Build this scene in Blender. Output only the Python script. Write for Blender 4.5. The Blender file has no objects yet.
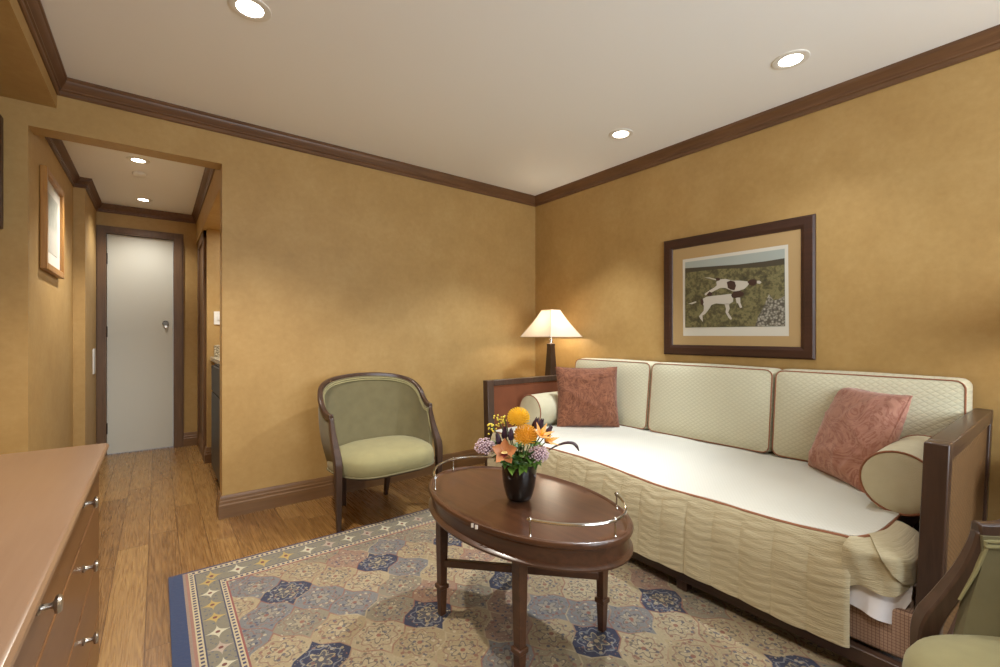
import bpy, bmesh, math, random
from mathutils import Vector, Matrix
random.seed(7)
PI = math.pi
scene = bpy.context.scene
COL = scene.collection
def srgb(r, g, b):
    f = lambda c: (c/255/12.92) if c/255 <= .04045 else ((c/255+.055)/1.055)**2.4
    return (f(r), f(g), f(b), 1)

# ------------------------------------------------------------------ shader helpers
class Sock:
    def __init__(s, S, k): s.S, s.k = S, k
    def _m(s, op, o=None, rev=False):
        return s.S.m(op, o, s) if rev else s.S.m(op, s, o)
    def __add__(s, o): return s._m('ADD', o)
    __radd__ = __add__
    def __sub__(s, o): return s._m('SUBTRACT', o)
    def __rsub__(s, o): return s._m('SUBTRACT', o, True)
    def __mul__(s, o): return s._m('MULTIPLY', o)
    __rmul__ = __mul__
    def __truediv__(s, o): return s._m('DIVIDE', o)
    def __lt__(s, o): return s._m('LESS_THAN', o)
    def __gt__(s, o): return s._m('GREATER_THAN', o)
class Sh:
    def __init__(s, name, color=(.8, .8, .8, 1), rough=.5, metal=0, spec=.5, coat=0, sheen=0):
        s.mat = bpy.data.materials.new(name); s.mat.use_nodes = True
        s.nt = s.mat.node_tree; s.b = s.nt.nodes['Principled BSDF']
        s.b.inputs['Base Color'].default_value = color
        s.b.inputs['Roughness'].default_value = rough
        s.b.inputs['Metallic'].default_value = metal
        s.b.inputs['Specular IOR Level'].default_value = spec
        s.b.inputs['Coat Weight'].default_value = coat
        s.b.inputs['Coat Roughness'].default_value = .15
        s.b.inputs['Sheen Weight'].default_value = sheen
        s._xyz = None; s._co = None
    def n(s, t): return s.nt.nodes.new(t)
    def put(s, sock, v):
        if isinstance(v, Sock): s.nt.links.new(v.k, sock)
        else: sock.default_value = v
    def m(s, op, a, b=None, c=None):
        n = s.n('ShaderNodeMath'); n.operation = op
        for i, v in enumerate((a, b, c)):
            if v is not None: s.put(n.inputs[i], v)
        return Sock(s, n.outputs[0])
    def co(s):
        if s._co is None: s._co = Sock(s, s.n('ShaderNodeTexCoord').outputs['Object'])
        return s._co
    def xyz(s):
        if s._xyz is None:
            n = s.n('ShaderNodeSeparateXYZ'); s.put(n.inputs[0], s.co())
            s._xyz = [Sock(s, n.outputs[i]) for i in range(3)]
        return s._xyz
    def uv(s):
        n = s.n('ShaderNodeSeparateXYZ'); s.put(n.inputs[0], Sock(s, s.n('ShaderNodeTexCoord').outputs['UV']))
        return [Sock(s, n.outputs[i]) for i in range(2)]
    def vec(s, x, y, z=0.):
        n = s.n('ShaderNodeCombineXYZ')
        for i, v in enumerate((x, y, z)): s.put(n.inputs[i], v)
        return Sock(s, n.outputs[0])
    def noise(s, vec=None, scale=5., detail=3., rough=.55, dist=0., col=False):
        n = s.n('ShaderNodeTexNoise')
        s.put(n.inputs['Vector'], vec or s.co())
        n.inputs['Scale'].default_value = scale; n.inputs['Detail'].default_value = detail
        n.inputs['Roughness'].default_value = rough; n.inputs['Distortion'].default_value = dist
        return Sock(s, n.outputs['Color' if col else 'Fac'])
    def voro(s, vec=None, scale=5., feat='F1', out='Distance', rnd=1.):
        n = s.n('ShaderNodeTexVoronoi'); n.feature = feat
        s.put(n.inputs['Vector'], vec or s.co()); n.inputs['Scale'].default_value = scale
        n.inputs['Randomness'].default_value = rnd
        return Sock(s, n.outputs[out])
    def white(s, vec):
        n = s.n('ShaderNodeTexWhiteNoise'); n.noise_dimensions = '3D'; s.put(n.inputs['Vector'], vec)
        return Sock(s, n.outputs['Value'])
    def mix(s, f, a, b):
        n = s.n('ShaderNodeMix'); n.data_type = 'RGBA'
        s.put(n.inputs[0], f); s.put(n.inputs[6], a); s.put(n.inputs[7], b)
        return Sock(s, n.outputs[2])
    def ramp(s, f, stops, const=False):
        n = s.n('ShaderNodeValToRGB'); s.put(n.inputs[0], f)
        e = n.color_ramp.elements
        if const: n.color_ramp.interpolation = 'CONSTANT'
        while len(e) < len(stops): e.new(.5)
        for el, (p, c) in zip(e, stops): el.position = p; el.color = c
        return Sock(s, n.outputs[0])
    def step(s, v, a, b):
        n = s.n('ShaderNodeMapRange'); n.interpolation_type = 'SMOOTHSTEP'
        s.put(n.inputs[0], v); n.inputs[1].default_value = a; n.inputs[2].default_value = b
        return Sock(s, n.outputs[0])
    def color(s, v): s.put(s.b.inputs['Base Color'], v)
    def rough(s, v): s.put(s.b.inputs['Roughness'], v)
    def bump(s, h, strength=.3, dist=.01):
        n = s.n('ShaderNodeBump'); n.inputs['Strength'].default_value = strength
        n.inputs['Distance'].default_value = dist
        s.put(n.inputs['Height'], h); s.nt.links.new(n.outputs[0], s.b.inputs['Normal'])

def simple(name, c, rough=.5, metal=0, **k): return Sh(name, srgb(*c), rough, metal, **k).mat

# ---- materials
def m_wall():
    S = Sh('wallpaper', rough=.55, spec=.35)
    a = S.noise(scale=4, detail=6, rough=.68); b = S.noise(scale=30, detail=4, rough=.6)
    f = S.m('MULTIPLY_ADD', a, .75, b*.35)
    S.color(S.ramp(f, [(.28, srgb(165, 130, 77)), (.55, srgb(177, 143, 88)), (.85, srgb(189, 157, 103))]))
    S.bump(S.noise(scale=90, detail=2), .08, .002)
    return S.mat
def m_wood(name, dark, light, axis=1, rough=.35, sc=1., coat=.0, contrast=1.):
    S = Sh(name, rough=rough, coat=coat)
    p = list(S.xyz()); p = [v*(3.*sc if i == axis else 45.*sc) for i, v in enumerate(p)]
    g = S.noise(S.vec(*p), 1., 4, .6, .8); l = S.noise(scale=3*sc, detail=2)
    f = S.m('MULTIPLY_ADD', g, .7*contrast, l*.3)
    S.color(S.ramp(f, [(.25, srgb(*dark)), (.7, srgb(*light))]))
    return S.mat
def m_floor():
    S = Sh('oak_planks', rough=.3, spec=.5)
    x, y, z = S.xyz()
    W, L = .127, 1.15
    px = S.m('FLOOR', x/W)
    off = S.white(S.vec(px, 3.3, 1.))
    v = y/L+off*7.
    py = S.m('FLOOR', v)
    r = S.white(S.vec(px, py, 5.))
    fx = S.m('FRACT', x/W); fy = S.m('FRACT', v)
    gap = S.m('MAXIMUM', S.m('MAXIMUM', fx < .014, fx > .986), S.m('MAXIMUM', fy < .0016, fy > .9984))
    # cathedral grain
    gx = (fx-.5)*1.0; gy = y*.55+r*31.
    wob = S.noise(S.vec(gx*1.6, gy, r*9.), 1.6, 2, .5)
    rings = S.m('FRACT', wob*16.)
    rings = S.m('ABSOLUTE', rings-.5)*2.
    fine = S.noise(S.vec(x*160., y*5., r*7.), 1., 3, .6)
    t = S.m('MULTIPLY_ADD', rings, .30, fine*.35)+r*.30
    c = S.ramp(t, [(.1, srgb(86, 57, 27)), (.45, srgb(128, 92, 51)), (.85, srgb(164, 128, 76))])
    S.color(S.mix(gap, c, srgb(92, 62, 32)))
    S.rough(S.m('MULTIPLY_ADD', fine, .16, .2))
    S.bump(1.-gap, .25, .002)
    return S.mat
def m_rug():
    S = Sh('persian_rug', rough=.95, spec=.1, sheen=.2)
    x, y, z = S.xyz()     # object origin = rug corner, x to the right, y towards the far edge negative => depth d=-y
    d = 0.-y
    # ---- field lattice
    u = (x-.405)/.205; v = (d-.452)/.255
    au = S.m('ROUND', u); av = S.m('ROUND', v)
    bu = S.m('ROUND', u-.5)+.5; bv = S.m('ROUND', v-.5)+.5
    def dist(cu, cv):
        p = S.m('ABSOLUTE', u-cu)*.205; q = S.m('ABSOLUTE', v-cv)*.255
        hexd = S.m('MAXIMUM', p, S.m('MULTIPLY_ADD', q, .86, p*.5))
        return p, q, hexd
    pa, qa, da = dist(au, av); pb, qb, db = dist(bu, bv)
    useb = db < da
    def sel(a, b): return S.m('MULTIPLY_ADD', useb, b-a, a)
    cu, cv, hd = sel(au, bu), sel(av, bv), S.m('MINIMUM', da, db)
    lx = (u-cu)*.205; ly = (v-cv)*.255
    rr = S.m('SQRT', lx*lx+ly*ly); an = S.m('ARCTAN2', ly, lx)
    wn = S.noise(scale=70, detail=2)
    h = S.white(S.vec(cu*2.+40.2, cv*2.+11.2, 2.))
    even = lambda t: S.m('ABSOLUTE', S.m('FRACT', t*.5+.001)-.0) < .25
    navy = S.m('MULTIPLY', S.m('MULTIPLY', 1.-useb, even(au)), even(av))
    base = S.ramp(h, [(0, srgb(178, 158, 120)), (.22, srgb(118, 122, 128)), (.4, srgb(190, 172, 136)), (.55, srgb(150, 138, 110)),
                      (.68, srgb(160, 124, 104)), (.78, srgb(184, 164, 126)), (.9, srgb(142, 134, 114))], True)
    base = S.mix(S.noise(scale=34, detail=3)*.5, base, srgb(150, 134, 108))
    base = S.mix(navy, base, srgb(36, 46, 76))
    def dots(sc, thr, amp):
        vd = S.voro(scale=sc, rnd=.85); vc = S.voro(scale=sc, out='Color', rnd=.85)
        n = S.n('ShaderNodeSeparateXYZ'); S.put(n.inputs[0], vc); hv = Sock(S, n.outputs[0])
        dk = S.ramp(hv, [(0, srgb(62, 68, 96)), (.35, srgb(134, 78, 66)), (.55, srgb(92, 88, 74)), (.75, srgb(204, 188, 156))], True)
        lt = S.ramp(hv, [(0, srgb(178, 160, 124)), (.4, srgb(140, 96, 82)), (.6, srgb(120, 122, 126)), (.8, srgb(198, 182, 150))], True)
        return S.m('MULTIPLY', vd < thr, amp), S.mix(navy, dk, lt)
    inside = S.m('MULTIPLY', hd < .082, 1.)
    pet = S.m('MULTIPLY_ADD', S.m('COSINE', an*6.), .011, .034)
    pet2 = S.m('MULTIPLY_ADD', S.m('COSINE', an*8.+1.5), .007, .062)
    c = S.mix(S.m('MULTIPLY', rr < pet, .35), base, S.mix(navy, srgb(196, 178, 142), srgb(120, 112, 100)))
    f1, d1 = dots(46., .31, .75); c = S.mix(S.m('MULTIPLY', f1, inside), c, d1)
    f2, d2 = dots(92., .32, .42); c = S.mix(S.m('MULTIPLY', f2, inside), c, d2)
    c = S.mix(S.m('MULTIPLY', S.m('ABSOLUTE', rr-pet) < .0032, .85), c, S.mix(navy, srgb(98, 88, 88), srgb(176, 160, 126)))
    c = S.mix(S.m('MULTIPLY', S.m('ABSOLUTE', rr-pet2) < .003, .7), c, S.mix(navy, srgb(142, 104, 90), srgb(142, 142, 146)))
    c = S.mix(S.m('MULTIPLY', rr < .009, .85), c, S.mix(navy, srgb(140, 82, 68), srgb(190, 172, 136)))
    edge = S.m('MULTIPLY', S.m('ABSOLUTE', da-db) < .0055, .75)
    ol = S.ramp(S.noise(scale=4, detail=1), [(.42, srgb(188, 170, 136)), (.55, srgb(148, 92, 78))])
    c = S.mix(edge, c, ol)
    # ---- borders
    e1 = x; e2 = d
    eb = S.m('MINIMUM', e1-.062, e2*.72)         # distance to the edge, in border widths
    inx = (e1-.062) < e2*.72
    t = S.m('MULTIPLY_ADD', inx, d-x, x)           # coordinate along the border
    # main border motif
    ft = S.m('ABSOLUTE', S.m('FRACT', t/.105)-.5)*.105
    fb = S.m('ABSOLUTE', eb-.078)
    star = S.m('SQRT', ft)*.22+S.m('SQRT', fb)*.22
    alt = S.white(S.vec(S.m('FLOOR', t/.105), 2., 1.))
    mc = S.ramp(alt, [(0, srgb(216, 206, 176)), (.45, srgb(196, 166, 96)), (.65, srgb(190, 170, 150)), (.85, srgb(212, 204, 184))], True)
    bcol = S.mix(star < .0495, srgb(138, 130, 110), mc)
    bcol = S.mix(S.m('SQRT', ft*ft+fb*fb) < .008, bcol, srgb(120, 62, 56))
    bcol = S.mix(S.m('MULTIPLY', S.voro(scale=60.) < .28, star > .053), bcol, srgb(104, 104, 112))
    def guard(c, lo, hi, a, dotc, per):
        on = S.m('MULTIPLY', eb > lo, eb < hi)
        g = S.m('FRACT', t/per) < .5
        mid = S.m('ABSOLUTE', eb-(lo+hi)/2) < (hi-lo)*.26
        return S.mix(on, c, S.mix(S.m('MULTIPLY', g, mid), a, dotc))
    inb = eb < .146
    c = S.mix(inb, c, bcol)
    c = guard(c, .0, .010, srgb(166, 120, 104), srgb(166, 120, 104), .02)
    c = guard(c, .010, .032, srgb(206, 188, 152), srgb(52, 52, 84), .022)
    c = guard(c, .032, .037, srgb(70, 70, 92), srgb(70, 70, 92), .02)
    c = guard(c, .118, .123, srgb(70, 70, 92), srgb(70, 70, 92), .02)
    c = guard(c, .123, .143, srgb(206, 188, 152), srgb(58, 58, 92), .022)
    c = guard(c, .143, .150, srgb(150, 84, 78), srgb(150, 84, 78), .02)
    c = S.mix(x < .062, c, srgb(160, 136, 120))
    c = S.mix(x < .052, c, srgb(40, 62, 104))
    c = S.mix(d < .012, c, srgb(58, 62, 96))
    w = S.m('MULTIPLY_ADD', wn, .5, .75)
    c = S.mix(S.m('MULTIPLY', S.noise(scale=160, detail=1), .36), c, srgb(96, 86, 74))
    S.color(S.mix(.24, c, srgb(24, 20, 16))); S.bump(wn, .3, .003)
    return S.mat
def m_fabric(name, c, kind='weave', rough=.9, c2=None, scale=1., strength=.3, dist=.004, sheen=.15, mott=.12, plane='xz'):
    S = Sh(name, rough=rough, spec=.2, sheen=sheen)
    x, y, z = S.xyz()
    c2 = c2 or tuple(int(k*.85) for k in c)
    f = S.noise(scale=14*scale, detail=3)
    if plane == 'yz': a, b = y, z
    elif plane == 'xy': a, b = x, y
    elif plane == 'uv': a, b = S.uv()
    else: a, b = x, z
    if kind == 'quilt':
        L = .034/scale
        p = S.m('SINE', (a*1.0+b*1.45)*(PI/L)); q = S.m('SINE', (a*1.0-b*1.45)*(PI/L))
        h = S.m('MINIMUM', S.m('ABSOLUTE', p), S.m('ABSOLUTE', q))
        hh = S.m('POWER', h, .5)
        S.color(S.mix(S.m('MULTIPLY_ADD', hh, -.55, .6)+f*.15, srgb(*c), srgb(*c2)))
        S.bump(hh+f*.2, strength, dist)
    elif kind == 'pucker':
        w = S.noise(S.vec(a*24., b*190., 0.), 1., 3, .6, .6)
        g = S.m('ABSOLUTE', S.m('SINE', (b*1.0+a*.22)*(PI/.03)))
        S.color(S.mix(S.m('MULTIPLY_ADD', w, -.5, .62), srgb(*c), srgb(*c2)))
        S.bump(w+S.m('POWER', g, .5)*.35, strength, dist)
    elif kind == 'paisley':
        w = S.noise(scale=7*scale, detail=3, dist=3.5); rr = S.m('POWER', S.m('ABSOLUTE', S.m('SINE', w*15.)), .7)
        v = S.noise(S.vec(a*30., b*9., 0.), 1., 3, .6, 1.2)
        p = S.m('MULTIPLY', rr, v*1.5)
        S.color(S.mix(S.m('MULTIPLY_ADD', p, .9, f*.25), srgb(*c2), srgb(*c)))
        S.bump(p*.3+f*.5+v*.6, strength, dist)
    elif kind == 'check':
        L = .017/scale
        g = S.m('MAXIMUM', S.m('FRACT', a/L) < .16, S.m('FRACT', b/L) < .16)
        S.color(S.mix(g, srgb(*c), srgb(*c2)))
    else:
        wv = S.m('SINE', a*(PI/.0022))*S.m('SINE', b*(PI/.0022))
        S.color(S.mix(f, srgb(*c2), srgb(*c)))
        S.bump(S.noise(scale=260*scale, detail=2)+f*.4, strength, dist)
    return S.mat
def m_cane():
    S = Sh('woven_rattan', rough=.55, spec=.35)
    x, y, z = S.xyz(); L = .016
    a = S.m('FRACT', x/L); b = S.m('FRACT', z/L+S.m('FLOOR', x/L)*.5)
    h = S.m('SINE', a*PI)*S.m('SINE', b*PI)
    f = S.noise(scale=25, detail=2)
    S.color(S.mix(S.m('MULTIPLY_ADD', h, .55, f*.3), srgb(74, 50, 28), srgb(142, 106, 66)))
    S.bump(h, .6, .004)
    return S.mat
def m_granite():
    S = Sh('granite', rough=.2)
    S.color(S.ramp(S.noise(scale=120, detail=3), [(.35, srgb(70, 62, 50)), (.5, srgb(170, 156, 126)), (.65, srgb(214, 204, 176))]))
    return S.mat
def m_emit(name, c, e):
    S = Sh(name, srgb(*c)); S.b.inputs['Emission Color'].default_value = srgb(*c); S.b.inputs['Emission Strength'].default_value = e
    return S.mat
def m_shade():
    S = Sh('lampshade_linen', srgb(232, 220, 200), .9)
    nt = S.nt; out = nt.nodes['Material Output']
    tr = nt.nodes.new('ShaderNodeBsdfTranslucent'); tr.inputs[0].default_value = srgb(236, 214, 186)
    mx = nt.nodes.new('ShaderNodeMixShader'); mx.inputs[0].default_value = .32
    nt.links.new(S.b.outputs[0], mx.inputs[1]); nt.links.new(tr.outputs[0], mx.inputs[2]); nt.links.new(mx.outputs[0], out.inputs[0])
    return S.mat
def m_moor():
    S = Sh('print_moorland', rough=.6)
    f = S.noise(scale=26, detail=5, rough=.7); g = S.noise(scale=7, detail=2)
    S.color(S.mix(g*.5, S.ramp(f, [(.34, srgb(40, 36, 26)), (.47, srgb(84, 78, 50)), (.58, srgb(132, 124, 82)), (.7, srgb(70, 62, 46))]), srgb(104, 96, 62)))
    return S.mat
def m_rocks():
    S = Sh('print_rocks', rough=.6)
    S.color(S.ramp(S.voro(scale=75)+S.noise(scale=60, detail=2)*.3, [(.2, srgb(178, 174, 162)), (.55, srgb(140, 134, 120)), (.85, srgb(84, 78, 66))]))
    return S.mat
def m_hallprint():
    S = Sh('hall_print_scene', rough=.5)
    x, y, z = S.xyz()
    f = S.noise(scale=20, detail=3)
    S.color(S.mix(S.step(z+f*.05, -.02, .04), srgb(186, 180, 166), S.mix(f, srgb(130, 130, 112), srgb(186, 184, 172))))
    return S.mat

M = dict(
 wall=m_wall(), floor=m_floor(), rug=m_rug(),
 ceil=simple('ceiling_paint', (244, 243, 239), .8),
 crown=m_wood('crown_wood', (82, 54, 32), (120, 84, 54), 0, .4),
 crown_y=m_wood('crown_wood_along', (82, 54, 32), (120, 84, 54), 1, .4),
 crown_z=m_wood('casing_wood', (88, 64, 42), (120, 90, 62), 2, .4),
 base=m_wood('baseboard_wood', (100, 70, 42), (130, 96, 60), 0, .4),
 base_y=m_wood('baseboard_wood_along', (100, 70, 42), (130, 96, 60), 1, .4),
 mahog=m_wood('mahogany', (58, 36, 23), (96, 61, 40), 1, .3, coat=.15, contrast=.8),
 darkwood=m_wood('dark_stained_wood', (52, 36, 28), (82, 60, 48), 2, .3),
 darkwood_y=m_wood('dark_stained_wood_long', (52, 36, 28), (82, 60, 48), 1, .3),
 dress=m_wood('dresser_wood', (108, 72, 44), (134, 94, 60), 1, .3, contrast=.6),
 drtop=m_wood('dresser_top_wood', (134, 104, 80), (154, 124, 98), 1, .28, contrast=.5),
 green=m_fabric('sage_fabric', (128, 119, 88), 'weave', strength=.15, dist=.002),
 greens=m_fabric('sage_fabric_lit', (160, 152, 110), 'weave', strength=.15, dist=.002),  # lighter copy of the sage: stronger light on the seat put into its colour
 cream=m_fabric('cream_coverlet', (210, 208, 198), 'quilt', c2=(198, 196, 182), scale=1.6, strength=.12, dist=.003, plane='xy'),
 skirt=m_fabric('quilted_skirt', (198, 186, 154), 'pucker', c2=(168, 154, 122), strength=.5, dist=.006, plane='yz'),
 cush=m_fabric('matelasse', (214, 209, 182), 'quilt', c2=(190, 184, 156), strength=.35, dist=.005, plane='yz'),
 bolst=m_fabric('bolster_fabric', (216, 210, 184), 'weave', c2=(196, 188, 156), strength=.3, dist=.003),
 pipe=simple('rust_piping', (150, 98, 70), .8),
 rust=m_fabric('rust_damask', (150, 98, 72), 'paisley', c2=(92, 52, 38), strength=.35, dist=.004, sheen=.3),
 rust2=m_fabric('faded_rust_damask', (190, 140, 120), 'paisley', c2=(148, 92, 76), strength=.3, dist=.004, sheen=.3),
 cane=m_cane(), leather=m_fabric('brown_panel', (128, 72, 42), 'weave', c2=(104, 56, 32), rough=.6, strength=.2, dist=.002),
 check=m_fabric('checked_rail_fabric', (176, 146, 126), 'check', c2=(128, 98, 84), scale=1.7, plane='yz'),
 sheet=simple('white_sheet', (236, 234, 238), .85),
 chrome=simple('chrome', (200, 196, 190), .18, 1), nickel=simple('brushed_nickel', (196, 188, 176), .3, 1),
 white=simple('white_plastic', (232, 228, 218), .5), door=simple('cream_door_paint', (206, 204, 190), .5),
 black=simple('black_appliance', (10, 9, 9), .4), granite=m_granite(),
 frame=m_wood('picture_frame_wood', (46, 26, 17), (72, 42, 28), 1, .45), mat=simple('tan_mat_board', (176, 146, 100), .8),
 paper=simple('print_paper', (206, 200, 186), .7), sky=simple('print_sky', (160, 166, 158), .6), moor=m_moor(), hill=simple('print_hill', (70, 62, 46), .6),
 dog=simple('print_white', (194, 186, 172), .6), brown=simple('print_brown', (66, 42, 32), .6), rocks=m_rocks(), hallp=m_hallprint(),
 gilt=m_wood('honey_wood_frame', (140, 92, 40), (184, 134, 70), 2, .35),
 lens=m_emit('lamp_lens', (255, 246, 230), 14), bulb=m_emit('lit_bulb', (255, 226, 180), 4), shade=m_shade(),
 pot=simple('black_glazed_pot', (22, 17, 14), .12, coat=.5), leaf=simple('leaf_green', (62, 96, 34), .45), leaf2=simple('leaf_green_light', (96, 128, 48), .45),
 stem=simple('stem_green', (84, 100, 48), .6), yel=simple('protea_yellow', (240, 196, 50), .6), yel2=simple('protea_gold', (238, 178, 50), .6),
 oran=simple('lily_orange', (228, 164, 88), .5), orch=simple('orchid_bronze', (190, 122, 74), .5), orchc=simple('orchid_lip', (238, 214, 150), .5),
 lil=simple('lilac_petals', (204, 178, 184), .7), purp=simple('dark_purple_bud', (58, 34, 50), .5), calla=simple('dark_calla', (70, 44, 48), .35),
 sprig=simple('yellow_sprig', (222, 200, 70), .6), wht=simple('chip_white', (236, 232, 226), .6),
 glassy=simple('peephole_dark', (90, 84, 76), .3, 1), void=simple('dark_gap', (16, 12, 10), .9),
)

# ------------------------------------------------------------------ mesh builder
class MB:
    def __init__(s): s.v = []; s.f = []; s.mi = []; s.cur = 0; s.uvs = {}
    def add(s, vs, fs):
        k = len(s.v); s.v += [tuple(v) for v in vs]
        s.f += [tuple(i+k for i in f) for f in fs]; s.mi += [s.cur]*len(fs)
        return s
    def box(s, x0, x1, y0, y1, z0, z1):
        return s.add([(x0,y0,z0),(x1,y0,z0),(x1,y1,z0),(x0,y1,z0),(x0,y0,z1),(x1,y0,z1),(x1,y1,z1),(x0,y1,z1)],
                     [(0,3,2,1),(4,5,6,7),(0,1,5,4),(1,2,6,5),(2,3,7,6),(3,0,4,7)])
    def grid(s, fn, nu, nv, cu=False, cv=False, flip=False):
        vs = [fn(i/(nu if cu else nu-1), j/(nv if cv else nv-1)) for i in range(nu) for j in range(nv)]
        fs = []
        for i in range(nu if cu else nu-1):
            for j in range(nv if cv else nv-1):
                a, b = i*nv+j, ((i+1) % nu)*nv+j
                c, d = ((i+1) % nu)*nv+(j+1) % nv, i*nv+(j+1) % nv
                fs.append((a, d, c, b) if flip else (a, b, c, d))
        return s.add(vs, fs)
    def sheet(s, fn, nu, nv, th):
        """a cloth of thickness th: fn(u,v)->Vector; offset along normals"""
        P = [[Vector(fn(i/(nu-1), j/(nv-1))) for j in range(nv)] for i in range(nu)]
        Q = []
        for i in range(nu):
            r = []
            for j in range(nv):
                du = P[min(i+1, nu-1)][j]-P[max(i-1, 0)][j]; dv = P[i][min(j+1, nv-1)]-P[i][max(j-1, 0)]
                n = du.cross(dv); n = n.normalized() if n.length > 1e-9 else Vector((0, 0, 1))
                r.append(P[i][j]-n*th)
            Q.append(r)
        vs = [p for r in P for p in r]+[q for r in Q for q in r]; o = nu*nv; fs = []
        for i in range(nu-1):
            for j in range(nv-1):
                a, b, c, d = i*nv+j, (i+1)*nv+j, (i+1)*nv+j+1, i*nv+j+1
                fs += [(a, b, c, d), (a+o, d+o, c+o, b+o)]
        for i in range(nu-1):
            for j in (0, nv-1):
                a, b = i*nv+j, (i+1)*nv+j; fs.append((a, a+o, b+o, b) if j == 0 else (a, b, b+o, a+o))
        for j in range(nv-1):
            for i in (0, nu-1):
                a, b = i*nv+j, i*nv+j+1; fs.append((a, b, b+o, a+o) if i == 0 else (a, a+o, b+o, b))
        return s.add(vs, fs)
    def tube(s, pts, r, n=8, closed=False, caps=True, flat=None):
        pts = [Vector(p) for p in pts]; m = len(pts)
        rs = r if isinstance(r, (list, tuple)) else [r]*m
        vs = []; up = None
        for i, p in enumerate(pts):
            t = (pts[(i+1) % m]-pts[i-1]) if closed else (pts[min(i+1, m-1)]-pts[max(i-1, 0)])
            t = t.normalized()
            if up is None: up = Vector((0, 0, 1)) if abs(t.z) < .9 else Vector((1, 0, 0))
            a = t.cross(up); a = a.normalized() if a.length > 1e-6 else Vector((1, 0, 0)); b = a.cross(t).normalized()
            if abs(t.z) >= .9: up = b
            for k in range(n):
                w = 2*PI*k/n; vs.append(p+(a*math.cos(w)+b*math.sin(w)*(flat or 1))*rs[i])
        fs = []
        for i in range(m if closed else m-1):
            for k in range(n):
                a, b = i*n+k, i*n+(k+1) % n; c, d = ((i+1) % m)*n+(k+1) % n, ((i+1) % m)*n+k
                fs.append((a, b, c, d))
        if not closed and caps: fs += [tuple(range(n-1, -1, -1)), tuple((m-1)*n+k for k in range(n))]
        return s.add(vs, fs)
    def bars(s, secs):
        """loft through quads: each section is 4 points"""
        vs = [p for q in secs for p in q]; m = len(secs); fs = [(3, 2, 1, 0)]
        for i in range(m-1):
            for k in range(4): fs.append((i*4+k, i*4+(k+1) % 4, (i+1)*4+(k+1) % 4, (i+1)*4+k))
        fs.append(tuple((m-1)*4+k for k in range(4)))
        return s.add(vs, fs)
    def leg(s, pts, ws):
        """square leg through centre points with half-widths"""
        return s.bars([[(x-w, y-w, z), (x+w, y-w, z), (x+w, y+w, z), (x-w, y+w, z)] for (x, y, z), w in zip(pts, ws)])
    def lathe(s, prof, n=24, c=(0, 0, 0), sx=1, sy=1, axis='z'):
        vs = []; m = len(prof)
        for r, z in prof:
            for k in range(n):
                w = 2*PI*k/n; p = (r*math.cos(w)*sx, r*math.sin(w)*sy, z)
                if axis == 'x': p = (p[2], p[0], p[1])
                elif axis == 'y': p = (p[1], p[2], p[0])
                vs.append((p[0]+c[0], p[1]+c[1], p[2]+c[2]))
        fs = []
        for i in range(m-1):
            for k in range(n):
                fs.append((i*n+k, i*n+(k+1) % n, (i+1)*n+(k+1) % n, (i+1)*n+k))
        if prof[0][0] > 1e-6: fs.append(tuple(range(n-1, -1, -1)))
        if prof[-1][0] > 1e-6: fs.append(tuple((m-1)*n+k for k in range(n)))
        return s.add(vs, fs)
    def ball(s, c, r, n=10, sc=(1, 1, 1)):
        k = n//2
        return s.lathe([(max(r*math.sin(PI*i/k), 1e-7)*1.0, -r*math.cos(PI*i/k)*sc[2]) for i in range(k+1)], n, c, sc[0], sc[1])
    def prism(s, prof, path_fn):
        """sweep closed 2D profile (a,b) via a list of path functions (a,b)->xyz"""
        n = len(prof); secs = [[g(a, b) for a, b in prof] for g in path_fn]
        vs = [p for q in secs for p in q]; fs = [tuple(range(n))]
        for i in range(len(secs)-1):
            for k in range(n): fs.append((i*n+k, (i+1)*n+k, (i+1)*n+(k+1) % n, i*n+(k+1) % n))
        fs.append(tuple((len(secs)-1)*n+k for k in reversed(range(n))))
        return s.add(vs, fs)
    def poly(s, pts): return s.add(pts, [tuple(range(len(pts)))])
    def slab(s, pts, off):
        n = len(pts); o = Vector(off); vs = [Vector(p) for p in pts]+[Vector(p)+o for p in pts]
        fs = [tuple(range(n-1, -1, -1)), tuple(range(n, 2*n))]+[(k, (k+1) % n, n+(k+1) % n, n+k) for k in range(n)]
        return s.add(vs, fs)
    def xf(s, mat): s.v = [tuple(mat @ Vector(v)) for v in s.v]; return s
    def build(s, name, mats, parent=None, smooth=True, angle=40, bevel=0, seg=2, sub=0):
        me = bpy.data.meshes.new(name); me.from_pydata(s.v, [], s.f)
        for m in (mats if isinstance(mats, (list, tuple)) else [mats]): me.materials.append(m)
        me.polygons.foreach_set('material_index', s.mi)
        bm = bmesh.new(); bm.from_mesh(me); bmesh.ops.recalc_face_normals(bm, faces=bm.faces); bm.to_mesh(me); bm.free()
        if smooth:
            me.polygons.foreach_set('use_smooth', [True]*len(me.polygons)); me.set_sharp_from_angle(angle=math.radians(angle))
        me.update()
        o = bpy.data.objects.new(name, me); COL.objects.link(o)
        if parent: o.parent = parent
        if bevel:
            b = o.modifiers.new('bevel', 'BEVEL'); b.width = bevel; b.segments = seg; b.limit_method = 'ANGLE'; b.angle_limit = math.radians(40)
            b.harden_normals = False
        if sub:
            b = o.modifiers.new('sub', 'SUBSURF'); b.levels = b.render_levels = sub
        return o
def tag(o, label, cat, group=None):
    o['label'] = label; o['category'] = cat
    if group: o['group'] = group
    return o
def thing(name, label, cat, loc=(0, 0, 0), rz=0, group=None):
    o = bpy.data.objects.new(name, None); COL.objects.link(o); o.location = loc; o.rotation_euler = (0, 0, rz)
    o.empty_display_size = .1
    return tag(o, label, cat, group)
def struct(name, mb, mats, **k):
    o = mb.build(name, mats, **k); o['kind'] = 'structure'; return o
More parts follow.
